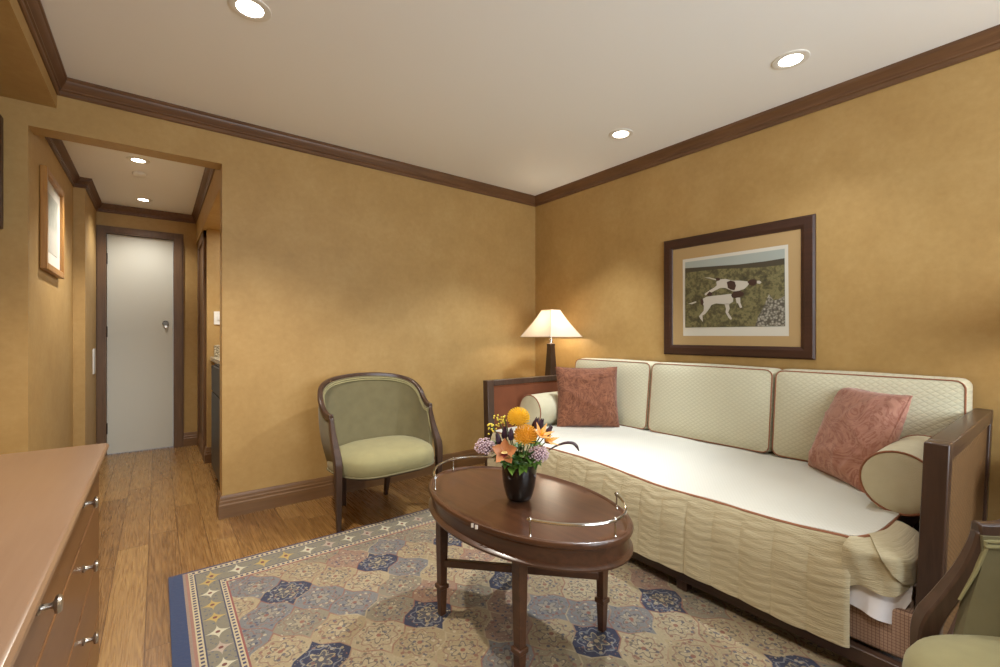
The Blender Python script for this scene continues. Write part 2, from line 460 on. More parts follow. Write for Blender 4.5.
def dup(root, loc, rz, label, group=None):
    def cp(o, par):
        c = o.copy(); COL.objects.link(c)
        if par is not None: c.parent = par
        for ch in [q for q in list(bpy.data.objects) if q.parent == o]: cp(ch, c)
        return c
    r = cp(root, None); r.location = loc; r.rotation_euler = (0, 0, rz); r['label'] = label
    if group: r['group'] = group
    return r
def lerp(a, b, t): return a+(b-a)*t
def catmull(P, n):
    P = [Vector(p) for p in P]; out = []
    for i in range(len(P)-1):
        p0, p1, p2, p3 = P[max(i-1, 0)], P[i], P[i+1], P[min(i+2, len(P)-1)]
        for k in range(n):
            t = k/n
            out.append(.5*((2*p1)+(p2-p0)*t+(2*p0-5*p1+4*p2-p3)*t*t+(3*p1-p0-3*p2+p3)*t**3))
    out.append(P[-1]); return out

# ------------------------------------------------------------------ camera
YAW = math.radians(37.45)
CAM = Vector((-2.884, -3.207, 1.12))
FW = Vector((math.sin(YAW), math.cos(YAW), 0)); RT = Vector((math.cos(YAW), -math.sin(YAW), 0))
cam = bpy.data.cameras.new('camera'); co = bpy.data.objects.new('camera', cam); COL.objects.link(co)
co.location = CAM; co.rotation_euler = (PI/2, 0, -YAW)
cam.sensor_width = 36; cam.lens = 447*36/1000; cam.clip_start = .02
cam.shift_y = (335-333.5)/1000
scene.camera = co

# ------------------------------------------------------------------ setting
CZ = 2.44; HZ = 2.33; HX0, HX1 = -3.398, -2.571; BZ = 2.168; YF = -4.75; XL = -3.51
struct('floor', MB().box(-3.7, .15, YF-.1, 2.5, -.1, 0), M['floor'], smooth=False)
struct('ceiling', MB().box(-3.7, .15, YF-.1, .0, CZ, CZ+.1), M['ceil'], smooth=False)
struct('ceiling_hall', MB().box(-3.7, -1.8, .13, 2.5, HZ, HZ+.1), M['ceil'], smooth=False)
struct('wall_back', MB().box(HX1, .15, 0, .13, 0, CZ+.1).box(HX0, HX1, 0, .13, BZ, CZ+.1).box(-3.7, HX0, 0, .13, 0, CZ+.1), M['wall'], smooth=False)
struct('wall_right', MB().box(0, .15, YF-.1, 0, 0, CZ+.1), M['wall'], smooth=False)
struct('wall_left', MB().box(-3.66, XL, YF-.1, 0, 0, CZ+.1), M['wall'], smooth=False)
WX0, WX1, WZ0, WZ1 = -2.7, -.5, .75, 2.1
struct('wall_front', MB().box(-3.7, WX0, YF-.12, YF, 0, CZ+.1).box(WX1, .15, YF-.12, YF, 0, CZ+.1).box(WX0, WX1, YF-.12, YF, 0, WZ0).box(WX0, WX1, YF-.12, YF, WZ1, CZ+.1), M['wall'], smooth=False)
w = MB()
for x in (WX0, (WX0+WX1)/2-.025, WX1-.05): w.box(x, x+.05, YF-.1, YF-.04, WZ0, WZ1)
w.box(WX0, WX1, YF-.1, YF-.04, WZ0, WZ0+.05).box(WX0, WX1, YF-.1, YF-.04, WZ1-.05, WZ1)
struct('added_window', w, M['white'], smooth=False)  # unseen window, added behind the camera to light the room
SX, SZ = -3.295, 2.284
struct('trim_1', MB().box(XL, SX, YF, 0, SZ, CZ), M['wall'], smooth=False)          # dropped soffit over the left wall
# crown moulding: profile (out from wall, down from ceiling)
CR = [(0, 0), (.047, 0), (.047, -.012), (.041, -.018), (.038, -.030), (.028, -.044), (.019, -.056), (.019, -.064), (.012, -.068), (.012, -.086), (.007, -.092), (0, -.092)]
def crown(mb, pts, z, sc=.95):
    """pts: list of ((x,y),(nx,ny)) with mitre direction"""
    mb.prism([(a*sc, b*sc) for a, b in CR], [(lambda a, b, p=p, n=n: (p[0]+n[0]*a, p[1]+n[1]*a, z+b)) for p, n in pts])
c1 = MB(); crown(c1, [((SX, 0), (1, -1)), ((0, 0), (-1, -1))], CZ)
struct('trim_2', c1, M['crown'], angle=25)
c2 = MB(); crown(c2, [((0, 0), (-1, -1)), ((0, YF), (-1, 1))], CZ); struct('trim_3', c2, M['crown_y'], angle=25)
c3 = MB(); crown(c3, [((SX, YF), (1, 1)), ((SX, 0), (1, -1))], CZ); struct('trim_4', c3, M['crown_y'], angle=25)
# baseboards
BB = [(0, 0), (.02, 0), (.02, .078), (.016, .086), (.016, .1), (.012, .108), (.012, .122), (.006, .136), (0, .136)]
def base(name, pts, mat):
    mb = MB(); mb.prism(BB, [(lambda a, b, p=p, n=n: (p[0]+n[0]*a, p[1]+n[1]*a, b)) for p, n in pts])
    return struct(name, mb, mat, angle=25)
base('baseboard_back', [((0, 0), (-1, -1)), ((HX1, 0), (-1, -1)), ((HX1, .13), (-1, 0))], M['base'])
base('baseboard_right', [((0, 0), (-1, -1)), ((0, YF), (-1, 0))], M['base_y'])
base('baseboard_left', [((XL, YF), (1, 0)), ((XL, 0), (1, -1)), ((HX0, 0), (1, -1)), ((HX0, 1.5), (1, -1)), ((-3.33, 1.5), (1, -1)), ((-3.33, 2.3), (1, 0))], M['base_y'])
# hall
HE = 2.3; NX = -2.54; NY = 1.46
struct('wall_hall_left', MB().box(-3.7, HX0, .13, 2.45, 0, HZ+.1).box(HX0, -3.33, 1.5, 2.45, 0, HZ+.1), M['wall'], smooth=False)
DX0, DX1, DZ = -3.262, -2.757, 2.065
struct('wall_hall_end', MB().box(-3.7, DX0, HE, 2.45, 0, HZ+.1).box(DX1, -1.8, HE, 2.45, 0, HZ+.1).box(DX0, DX1, HE, 2.45, DZ, HZ+.1), M['wall'], smooth=False)
struct('wall_hall_right', MB().box(NX, -1.8, NY, HE, 0, HZ+.1).box(-1.92, -1.8, .13, NY, 0, HZ+.1).box(HX1, -1.92, .13, NY, 2.05, HZ+.1), M['wall'], smooth=False)
dr = MB().box(DX0+.004, DX1-.004, HE+.015, HE+.055, .008, DZ-.004)
d1 = struct('door_1', dr, M['door'], bevel=.003, smooth=False)
k = MB().lathe([(.0, -.012), (.022, -.012), (.026, -.006), (.026, .002)], 16, (DX1-.065, HE+.013, 1.235), axis='y')
k.build('door_viewer', M['glassy'], d1)
k = MB().lathe([(0, -.02), (.012, -.02), (.014, 0)], 12, (DX1-.062, HE+.016, 1.203), axis='y'); k.build('door_lock', M['nickel'], d1)
for z in (.25, 1.15, 1.83):
    MB().tube([(DX0+.002, HE+.008, z-.05), (DX0+.002, HE+.008, z+.05)], .007).build('door_hinge', M['glassy'], d1)
cs = MB()
for a, b in ((DX0-.075, DX0), (DX1, DX1+.08)):
    cs.box(a, b, HE-.016, HE+.01, 0, DZ); cs.box(a+.014, b-.014, HE-.024, HE-.016, 0, DZ+.014)
cs.box(DX0-.075, DX1+.08, HE-.016, HE+.01, DZ, DZ+.065).box(DX0-.061, DX1+.066, HE-.024, HE-.016, DZ+.014, DZ+.051)
struct('trim_5', cs, M['crown_z'], smooth=False)
cc = MB()
HC = .82
cc.prism([(a*HC*1.1, b*HC) for a, b in CR], [(lambda a, b, p=p, n=n: (p[0]+n[0]*a, p[1]+n[1]*a, HZ+b)) for p, n in
   [((HX0, .13), (1, 0)), ((HX0, 1.5), (1, -1)), ((-3.33, 1.5), (1, -1)), ((-3.33, HE), (1, -1)), ((NX-.03, HE), (-1, -1)), ((NX-.03, .13), (-1, 0))]])
struct('trim_6', cc, M['crown_y'], angle=25)
struct('trim_7', MB().box(HX1-.001, NX, NY, HE, 2.05, HZ), M['wall'], smooth=False)
base('baseboard_hall', [((DX1+.08, HE), (0, -1)), ((NX, HE), (-1, -1)), ((NX, NY), (-1, -1)), ((-2.45, NY), (0, -1))], M['base'])
sd = MB()
sd.box(NX-.022, NX, NY+.08, NY+.16, 0, 2.05).box(NX-.022, NX, HE-.1, HE-.02, 0, 2.05).box(NX-.022, NX, NY+.08, HE-.02, 1.98, 2.05)
struct('trim_8', sd, M['crown_z'], bevel=.004)
sdd = struct('door_2', MB().box(NX-.006, NX+.01, NY+.16, HE-.1, .01, 1.98), M['crown_z'], smooth=False)

# niche in the hall: dark cabinet, worktop, switch plate
t = thing('minibar_cabinet', 'black minibar cabinet under the granite worktop in the hall niche', 'cabinet', (-2.24, .55, 0))
MB().box(-.29, .31, -.4, .4, .06, .895).build('carcass', M['black'], t, bevel=.004)
MB().box(-.31, -.29, -.395, .395, .1, .68).build('door', M['black'], t, bevel=.006)
MB().box(-.31, -.29, -.395, .395, .69, .885).build('drawer', M['black'], t, bevel=.006)
MB().box(-.25, .29, -.38, .38, 0, .06).build('plinth', M['void'], t)
t = thing('granite_worktop', 'speckled granite worktop with upstand in the hall niche', 'worktop', (-2.24, .795, .895))
MB().box(-.28, .32, -.66, .66, .0, .035).build('slab', M['granite'], t, bevel=.005)
MB().box(-.25, .32, .636, .66, .035, .135).build('upstand', M['granite'], t, bevel=.003)
t = thing('switch_plate', 'small white switch plate above the granite worktop', 'switch', (-2.455, NY, 1.27))
MB().box(-.035, .035, -.008, 0, -.058, .058).build('plate', M['white'], t, bevel=.002)
MB().box(-.012, .012, -.013, -.008, -.02, .02).build('rocker', M['white'], t, bevel=.002)
t = tag(MB().box(-3.331, -3.322, 2.0, 2.12, .78, 1.0).build('wall_plate', M['white'], bevel=.002), 'white plate low on the hall wall left of the cream door', 'wall plate')
# hall picture
def framed(name, label, w, h, fw, th, fm, bevel=.006):
    t = thing(name, label, 'picture')
    return t
t = thing('framed_print', 'narrow honey wood framed print on the left hall wall', 'picture', (HX0, .56, 1.77))
f = MB()
a, b, q = .295, .285, .04
for (y0, y1, z0, z1) in ((-a, -a+q, -b, b), (a-q, a, -b, b), (-a+q, a-q, b-q, b), (-a+q, a-q, -b, -b+q)): f.box(0.001, .03, y0, y1, z0, z1)
f.build('frame', M['gilt'], t, bevel=.005)
MB().box(.002, .012, -a+q, a-q, -b+q, b-q).build('mat_board', M['paper'], t, smooth=False)
MB().box(.012, .0135, -a+.13, a-.13, -b+.12, b-.11).build('print', M['hallp'], t, smooth=False)

# dark-edged hanging at the very left of the view, on the left wall
t = thing('wall_hanging', 'dark edge of a wall hanging at the far left above the dresser', 'wall hanging', (XL, -.93, 1.9))
f = MB()
for (y0, y1, z0, z1) in ((-.9, -.84, -.27, .27), (.84, .9, -.27, .27), (-.84, .84, .21, .27), (-.84, .84, -.27, -.21)): f.box(.001, .035, y0, y1, z0, z1)
f.build('frame', M['frame'], t, bevel=.006)
MB().box(.002, .012, -.84, .84, -.21, .21).build('picture_panel', M['mat'], t, smooth=False)

# ------------------------------------------------------------------ lights
def downlight(x, y, z, label, group, r=.062):
    t = thing('ceiling_downlight', label, 'ceiling light', (x, y, z), 0, group)
    MB().lathe([(r-.014, .004), (r-.012, -.004), (r, -.006), (r+.014, -.004), (r+.016, 0)], 32).build('trim_ring', M['white'], t)
    MB().lathe([(1e-7, -.003), (r-.012, -.003), (r-.012, .0)], 32).build('lens', M['lens'], t)
    return t
def spot(x, y, z, power, col=(1, .82, .6), ang=100, blend=.6, rad=.04, tilt=None):
    l = bpy.data.lights.new('downlight_beam', 'SPOT'); l.energy = power; l.color = col; l.spot_size = math.radians(ang); l.spot_blend = blend; l.shadow_soft_size = rad
    o = bpy.data.objects.new('downlight_beam', l); COL.objects.link(o); o.location = (x, y, z-.03)
    return o
WARM = (1, .93, .82); NEUT = (.89, .95, 1)
P_DL = 85
g = 'round downlights in the room ceiling'
def aim(o, tx, ty):
    o.rotation_euler = (Vector((tx, ty, 0))-o.location).to_track_quat('-Z', 'Y').to_euler(); return o
downlight(-2.588, -1.161, CZ, 'round downlight in the ceiling at the top left of the picture', g); spot(-2.588, -1.161, CZ, 135, WARM, 116, .7)
downlight(-.475, -2.353, CZ, 'round downlight in the ceiling above the picture of dogs, nearest the camera', g)
downlight(-.470, -1.36, CZ, 'small far downlight in the ceiling near the corner crown moulding', g)
spot(-.475, -2.353, CZ, 20, NEUT, 102, .8)                        # scallops the wall by the picture
aim(spot(-.475, -2.353, CZ, 30, NEUT, 76, 1.), -1.9, -2.0)        # tilted towards the seating
aim(spot(-.475, -1.36, CZ, 85, NEUT, 84, .5), -.9, -.62)        # tilted into the corner
aim(spot(-.475, -1.36, CZ, 100, NEUT, 66, 1.), -1.95, -1.9)
spot(-2.588, -3.3, CZ, 50, WARM, 108, .7)
g = 'round downlights in the hall ceiling'
downlight(-2.99, .77, HZ, 'round hall downlight nearest the room', g, .05); spot(-2.99, .77, HZ, 80, (1, .97, .92), 112, .8)
downlight(-2.985, 1.90, HZ, 'round hall downlight in front of the cream door', g, .05); spot(-2.985, 1.9, HZ, 24, (1, .97, .92), 130, .8)
sdm = MB().lathe([(1e-7, -.022), (.03, -.022), (.042, -.016), (.045, 0)], 24, (-2.99, 1.09, HZ))
tag(sdm.build('smoke_detector', M['white']), 'small round white smoke detector between the two hall downlights', 'smoke detector')
def area(name, loc, rot, sx, sy, power, col):
    l = bpy.data.lights.new(name, 'AREA'); l.shape = 'RECTANGLE'; l.size = sx; l.size_y = sy; l.energy = power; l.color = col
    o = bpy.data.objects.new(name, l); COL.objects.link(o); o.location = loc; o.rotation_euler = rot; return o
area('added_window_fill', ((WX0+WX1)/2, YF-.11, (WZ0+WZ1)/2), (PI/2, 0, 0), WX1-WX0-.1, WZ1-WZ0-.1, 74, (.84, .93, 1))  # fill lamp in the added window opening, out of view
area('niche_light', (-2.2, .8, 2.04), (0, 0, 0), .4, .8, 7, NEUT)
wd = bpy.data.worlds.new('sky'); scene.world = wd; wd.use_nodes = True
wd.node_tree.nodes['Background'].inputs[0].default_value = (.75, .85, 1, 1); wd.node_tree.nodes['Background'].inputs[1].default_value = .5

# ------------------------------------------------------------------ rug
r = MB()
RX0, RY0, RW, RD = -2.845, -.66, 2.35, 3.4
r.grid(lambda u, v: (RW*u, -RD*v, .010+.0006*math.sin(u*40)*math.sin(v*55)), 48, 60, flip=True)
r.box(0, RW, -RD, 0, .0, .0095)
ro = r.build('rug', M['rug'], smooth=False); ro.location = (RX0, RY0, 0.0005)
tag(ro, 'large patterned rug of navy and cream panels with blue edge on the wood floor', 'rug')
RT_Z = .0115

# ------------------------------------------------------------------ armchairs
def armchair(label, loc, rz):
    t = thing('armchair', label, 'armchair', loc, rz, 'green barrel armchairs')
    half = [(.335, -.108, .640), (.341, -.055, .645), (.346, .0, .682), (.344, .055, .742), (.316, .118, .792), (.248, .178, .824), (.155, .215, .840), (.07, .232, .846)]
    P = [(-x, y, z) for x, y, z in half]+[(0, .237, .848)]+[p for p in reversed(half)]
    rail = catmull(P, 6); n = len(rail)
    def outn(i):
        tt = (rail[min(i+1, n-1)]-rail[max(i-1, 0)]); v = Vector((-tt.y, tt.x, 0)); v.normalize()
        return v if v.dot(Vector((rail[i].x, rail[i].y-(-.05), 0))) > 0 else -v
    ON = [outn(i) for i in range(n)]
    # wooden show rail
    f = MB(); secs = []
    for i, p in enumerate(rail):
        o = ON[i]; wv = .017; s = abs(i-(n-1)/2)/((n-1)/2); hh = .012+.004*s
        secs.append([p-o*wv+Vector((0, 0, -hh)), p+o*wv+Vector((0, 0, -hh)), p+o*(wv-.004)+Vector((0, 0, hh)), p-o*(wv-.004)+Vector((0, 0, hh))])
    f.bars(secs); f.build('top_rail', M['darkwood'], t, bevel=.005)
    # front posts running into the front legs, back legs
    for s in (-1, 1):
        pts = catmull([(s*.335, -.098, .636), (s*.334, -.106, .60), (s*.334, -.128, .54), (s*.334, -.165, .47), (s*.335, -.198, .41), (s*.335, -.210, .34), (s*.333, -.210, .15), (s*.330, -.210, 0)], 4)
        ws = [lerp(.012, .022, min(1, (.656-p.z)/.24)) if p.z > .416 else lerp(.022, .0125, (.416-p.z)/.416) for p in pts]
        MB().leg(pts, ws).build('leg', M['darkwood'], t, bevel=.005)
        pts = [(s*.17, .155, .34), (s*.162, .165, .2), (s*.15, .185, 0)]
        MB().leg(pts, [.02, .018, .013]).build('leg', M['darkwood'], t, bevel=.003)
    # upholstered shell under the rail
    def shell(off):
        def fn(u, v):
            i = u*(n-1); k = min(int(i), n-2); fr = i-k
            p = rail[k].lerp(rail[k+1], fr); o = ON[k].lerp(ON[k+1], fr)
            zt = p.z-.008; zb = .33; z = lerp(zt, zb, v)
            pinch = .045*(v**1.3); puff = -.016*math.sin(PI*v)
            q = p-o*(pinch+off+(puff if off < 0.01 else -puff))
            s = abs(u-.5)*2; fwd = -.11*max(0, (v-.25))**1.2*s**5
            return (q.x, q.y+fwd, z)
        return fn
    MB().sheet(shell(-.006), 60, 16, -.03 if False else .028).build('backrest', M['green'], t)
    # double welt following the rail on the inside
    for dz, q in ((-.022, .003), (-.034, .004)):
        pts = [rail[i]-ON[i]*(.017+q)+Vector((0, 0, dz)) for i in range(1, n-1)]
        w = [(-.318, -.15, .47), (-.318, -.118, .54), (-.318, -.098, .60)]
        pts = [Vector(p) for p in w]+pts+[Vector((-p[0], p[1], p[2])) for p in reversed(w)]
        MB().tube(pts, .0052, 8).build('welt', M['greens'], t)
    # seat: bowed front, crowned
    def outline(a):
        c, s_ = math.cos(a), math.sin(a)
        x = .318*math.copysign(abs(c)**.5, c); y = .245*math.copysign(abs(s_)**.7, s_)
        if s_ > 0: x *= 1-.28*s_**2; y *= .78
        else: y -= .06*(1-abs(c)**2)
        return x, y-.035
    prof = [(.90, .305), (.985, .305), (1.0, .32), (1.006, .35), (.995, .378), (.96, .398), (.88, .415), (.7, .432), (.45, .442), (.2, .447), (.001, .448)]
    sm = MB(); N = 56; vs = []
    for (q, z) in prof:
        for k_ in range(N):
            x, y = outline(2*PI*k_/N); vs.append((x*q, (y+.035)*q-.035, z))
    fs = [tuple(range(N))]
    for i in range(len(prof)-1):
        for k_ in range(N): fs.append((i*N+k_, i*N+(k_+1) % N, (i+1)*N+(k_+1) % N, (i+1)*N+k_))
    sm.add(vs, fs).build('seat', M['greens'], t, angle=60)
    wl = [Vector((outline(2*PI*k_/N)[0]*1.0, (outline(2*PI*k_/N)[1]+.035)*1.0-.035, .307)) for k_ in range(N)]
    MB().tube(wl, .005, 6, closed=True).build('seat_welt', M['green'], t)
    fr = MB(); vs = []
    for z in (.285, .304):
        for k_ in range(N): x, y = outline(2*PI*k_/N); vs.append((x*.90, (y+.035)*.9-.035, z))
    fr.add(vs, [tuple(range(N)), tuple(range(N, 2*N))]+[(k_, (k_+1) % N, N+(k_+1) % N, N+k_) for k_ in range(N)])
    fr.build('seat_frame', M['darkwood'], t)
    return t
a1 = armchair('green barrel armchair with dark wood frame standing by the back wall', (-1.752, -.420, 0.0005), math.radians(3))
a2 = dup(a1, (-1.517, -3.331, RT_Z), math.radians(-144), 'green barrel armchair cut off at the bottom right in front of the daybed arm')

# ------------------------------------------------------------------ coffee table
TX, TY, TZ = -1.776, -1.882, .50
t = thing('coffee_table', 'oval mahogany coffee table with chrome gallery rails on the rug', 'table', (TX, TY, RT_Z), math.radians(3.3))
A, B = .283, .466; H = TZ-RT_Z
def oval(prof, n=72, caps=False):
    mb = MB(); vs = []
    for r_, z in prof:
        for k_ in range(n):
            w = 2*PI*k_/n; vs.append(((A+r_)*math.cos(w) if r_ > -.25 else 0.0001*math.cos(w), (B+r_)*math.sin(w) if r_ > -.25 else .0001*math.sin(w), z))
    m = len(prof); fs = []
    for i in range(m-1):
        for k_ in range(n): fs.append((i*n+k_, i*n+(k_+1) % n, (i+1)*n+(k_+1) % n, (i+1)*n+k_))
    if caps: fs += [tuple(range(n-1, -1, -1)), tuple((m-1)*n+k_ for k_ in range(n))]
    return mb.add(vs, fs)
oval([(-.05, H-.006), (-.018, H-.006), (-.012, H-.001), (-.006, H), (0, H-.003), (.003, H-.010), (.001, H-.018), (-.006, H-.022), (-.05, H-.022)], caps=True).build('tabletop', M['mahog'], t)
ap = oval([(-.2, H-.022), (-.012, H-.022), (-.010, H-.03), (-.012, H-.036), (-.012, H-.070), (-.004, H-.074), (.002, H-.079), (.001, H-.086), (-.008, H-.09), (-.2, H-.09)])
ap.build('apron', M['mahog'], t)
LG = [(-.198, .237), (.20, .228), (-.212, -.228), (.205, -.237)]
for x, y in LG:
    lm = MB().leg([(x, y, H-.085), (x, y, H-.2), (x, y, .125)], [.0185, .0178, .0145])
    lm.leg([(x, y, .125), (x, y, .122), (x, y, .106), (x, y, .103)], [.015, .0205, .0205, .015]).leg([(x, y, .103), (x, y, 0)], [.0155, .012])
    lm.build('leg', M['mahog'], t, bevel=.002)
for (a_, b_), dz in (((LG[0], LG[3]), 0), ((LG[1], LG[2]), .0)):
    p, q = Vector((*a_, .205)), Vector((*b_, .205)); d_ = (q-p).normalized(); sd_ = Vector((-d_.y, d_.x, 0))*.010; uz = Vector((0, 0, .014))
    MB().bars([[p-sd_-uz, p+sd_-uz, p+sd_+uz, p-sd_+uz], [q-sd_-uz, q+sd_-uz, q+sd_+uz, q-sd_+uz]]).build('stretcher', M['mahog'], t, bevel=.002)
for w0, w1 in ((188.6, 189.9), (190.9, 192.4)):
    ch = MB().sheet(lambda u, v: ((A+.0042)*math.cos(math.radians(lerp(w0, w1, u))), (B+.0042)*math.sin(math.radians(lerp(w0, w1, u))), H-.006-.014*v+.003*u), 4, 3, .0015)
    ch.build('edge_chip', M['wht'], t)
ca, cb = A-.022, B-.022
for lo, hi, posts in ((216, 316, (217.5, 268, 314.5)), (38, 143, (39.5, 90, 141.5))):
    arc = []
    for k_ in range(41):
        w = math.radians(lerp(lo, hi, k_/40)); arc.append((ca*math.cos(w), cb*math.sin(w), H+.047))
    rl = MB().tube(arc, .0052, 8)
    ro_ = rl.build('gallery_rail', M['chrome'], t)
    for w in posts:
        w = math.radians(w); x, y = ca*math.cos(w), cb*math.sin(w)
        MB().lathe([(.006, H-.002), (.0032, H+.004), (.0032, H+.040), (.006, H+.043), (.0065, H+.05), (.003, H+.056), (.0001, H+.058)], 10, (x, y, 0)).build('rail_post', M['chrome'], ro_)

# ------------------------------------------------------------------ daybed
t = thing('daybed', 'wooden daybed with panelled arms standing along the right wall', 'daybed', (-.55, -1.8, 0))
OX, OY = -.55, -1.8
def L(x, y, z): return (x-OX, y-OY, z)
def arm(s, yo):
    """s=+1 left arm (outer face +y), -1 right arm; yo outer y at the top"""
    def f(x, w, z): # w = distance inward from outer face
        return L(x, yo-s*(w+.03*(1-z/.8)), z)
    xf, xb = -1.06, -.035; T = .057
    def block(mb, x0, x1, w0, w1, z0, z1):
        mb.add([f(x0, w0, z0), f(x1, w0, z0), f(x1, w1, z0), f(x0, w1, z0), f(x0, w0, z1), f(x1, w0, z1), f(x1, w1, z1), f(x0, w1, z1)],
               [(0,3,2,1),(4,5,6,7),(0,1,5,4),(1,2,6,5),(2,3,7,6),(3,0,4,7)])
    fr = MB(); block(fr, xf, xf+.055, 0, T, 0.012, .8); block(fr, xb-.055, xb, 0, T, 0.012, .8); block(fr, xf+.055, xb-.055, 0, T, .762, .8); block(fr, xf+.055, xb-.055, 0, T, .08, .15)
    a = fr.build('arm_frame', M['darkwood'], t, bevel=.004)
    pn = MB(); block(pn, xf+.055, xb-.055, .010, T*.5, .15, .762); pn.build('outer_panel', M['cane'], a, smooth=False)
    pn = MB(); block(pn, xf+.055, xb-.055, T*.5+.001, T-.008, .15, .762); pn.build('inner_panel', M['leather'], a, smooth=False)
    tr = MB(); block(tr, xf+.055, xb-.055, .002, .010, .745, .762); tr.build('panel_moulding', M['darkwood_y'], a, smooth=False)
    return a
al = arm(1, -.626); ar = arm(-1, -2.972)
MB().lathe([(.010, 0), (.012, .006), (.009, .016), (.0001, .018)], 12, L(-1.03, -.626, .755), axis='y').build('arm_knob', M['darkwood'], al)
MB().box(*[v for p in zip(L(-1.085, -2.915, .055), L(-1.05, -.69, .105)) for v in p]).build('base_rail', M['darkwood_y'], t, bevel=.004)
MB().box(*[v for p in zip(L(-.07, -2.915, .055), L(-.035, -.69, .105)) for v in p]).build('base_rail', M['darkwood_y'], t, bevel=.004)
for y in (-1.3, -2.145):
    for x in (-1.075, -.09):
        q = L(x, y, 0); MB().leg([(q[0]+.02, q[1], .058), (q[0]+.02, q[1], .012 if x < -.5 else .012)], [.026, .022]).build('leg', M['darkwood'], t, bevel=.003)
def rbox(x0, x1, y0, y1, z0, z1): return MB().box(*[v for p in zip(L(x0, y0, z0), L(x1, y1, z1)) for v in p])
rbox(-1.046, -.04, -2.895, -.71, .106, .262).build('box_spring', M['check'], t, bevel=.012, seg=3)
mt = rbox(-1.045, -.045, -2.765, -.75, .264, .432).build('mattress', M['sheet'], bevel=.05, seg=4)
mt.location = (OX, OY, 0); tag(mt, 'white mattress under the cream quilted bedspread on the daybed', 'mattress')

# bedspread: flat top, hanging quilted skirt, corner fold
BS = thing('bedspread', 'cream quilted bedspread with rust piping hanging over the daybed front', 'bedspread', (OX, OY, 0))
YR, YL = -2.742, -.76
def pz(y):           # height of the piping along the front edge
    return .457-.026*math.exp(-((y+2.25)/.42)**2)-.004*math.sin(y*9)
def px(y):
    return -1.062-.010*math.exp(-((y+2.1)/.5)**2)+.004*math.sin(y*13)
front = [(px(lerp(YL, YR, k_/60)), lerp(YL, YR, k_/60), pz(lerp(YL, YR, k_/60))) for k_ in range(61)]
cornr = [(-1.035, -2.768, .456), (-.99, -2.785, .457), (-.91, -2.794, .459), (-.80, -2.797, .461), (-.55, -2.797, .462), (-.3, -2.797, .462)]
cornl = [(-.3, -.735, .462), (-.9, -.735, .461), (-1.0, -.742, .46)]
edge = [Vector(p) for p in cornl+front+cornr]
edge = [edge[0]]+edge[1:]
def top(u, v):
    i = u*(len(edge)-1); k_ = min(int(i), len(edge)-2); e = edge[k_].lerp(edge[k_+1], i-k_)
    c = Vector((-.16, min(max(e.y, -2.74), -.80), .462))
    p = e.lerp(c, v); p.z += .010*math.sin(PI*min(1, v*1.0))*(1 if -2.6 < p.y < -.9 else .6)+.002*math.sin(p.y*17+p.x*9)
    return L(*p)
MB().sheet(top, 110, 20, -.006).build('top_panel', M['cream'], BS, angle=60)
MB().tube([L(*(p+Vector((-.002, 0, .001)))) for p in catmull([tuple(p) for p in edge], 2)], .0055, 6).build('piping', M['pipe'], BS)
SP = .112
def skirt(u, v):
    y = lerp(YL, YR, u); zt = pz(y)-.004; zb = .108+.010*math.sin(y*2.3)+.016*max(0, (y+1.6))
    z = lerp(zt, zb, v)
    ph = ((y-YR)/SP) % 1; tuck = math.sin(PI*ph)**.28 if 0 < ph < 1 else 0
    x = px(y)-.004-.030*min(1, v*2.4)**.7-.010*v
    x -= .012*tuck*min(1, v*4)+.002*math.sin(y*21+v*5)*v
    x -= .0008*math.sin(z*190+math.sin(y*30)*2)*tuck
    return L(x, y, z)
MB().sheet(skirt, 330, 70, .006).build('skirt', M['skirt'], BS, angle=80)
hem = [skirt(k_/120, 1) for k_ in range(121)]
MB().tube([(p[0]+.003, p[1], p[2]) for p in hem], .0055, 6).build('hem', M['skirt'], BS)
fl = [(-1.092, -2.728), (-1.090, -2.765), (-1.078, -2.81), (-1.045, -2.855), (-1.00, -2.880), (-.93, -2.887), (-.8, -2.888)]
def flap(u, v):
    i = u*6; k_ = min(int(i), 5); b = Vector((*fl[k_], 0)).lerp(Vector((*fl[k_+1], 0)), i-k_)
    tp = Vector(cornr[0]).lerp(Vector(cornr[3]), min(1, u*1.1)) if u > .0 else Vector(cornr[0])
    tp = Vector((px(YR)-.006, YR, .452)).lerp(tp, min(1, u*4)); tp.z -= .004
    zb = lerp(.292, .345, u)+.014*math.sin(u*11)
    mid = Vector((b.x, b.y, lerp(.425, .405, u)))
    e = Vector((b.x, b.y, zb))
    if v < .35: p = tp.lerp(mid, v/.35); p.z += .012*math.sin(PI*v/.35)
    else: p = mid.lerp(e, (v-.35)/.65)
    fold = .010*math.sin(u*11+v*2.5)+.003*math.sin(u*23-v*4)
    p.x -= fold*min(1, v*2); p.y += fold*.5*min(1, v*2)*(1-u); p.y = max(p.y, -2.888)
    return L(*p)
MB().sheet(flap, 60, 40, .006).build('corner_flap', M['skirt'], BS, angle=80)
def flap2(u, v):
    p = flap(lerp(.22+.42*v, 1., u), .06+.90*v); lift = .010*math.sin(PI*min(1, .15+u))
    return (p[0]-.009-lift, p[1], p[2]+.004*(1-v))
MB().sheet(flap2, 40, 36, .006).build('folded_corner', M['skirt'], BS, angle=80)
def sheet_(u, v):
    y = lerp(-2.70, -2.88, u); x = -1.060+.05*u**3
    zb = lerp(.245, .205, u/.8) if u < .8 else lerp(.205, .29, (u-.8)/.2)
    return L(x-.014*v*math.sin(PI*u)+.006*math.sin(u*14+v*3)*v, y, lerp(.345, zb, v))
so = MB().sheet(sheet_, 24, 14, .004).build('bed_sheet', M['sheet'], angle=80); so.location = (OX, OY, 0)
tag(so, 'white bed sheet corner hanging below the folded bedspread at the right end', 'bed sheet')

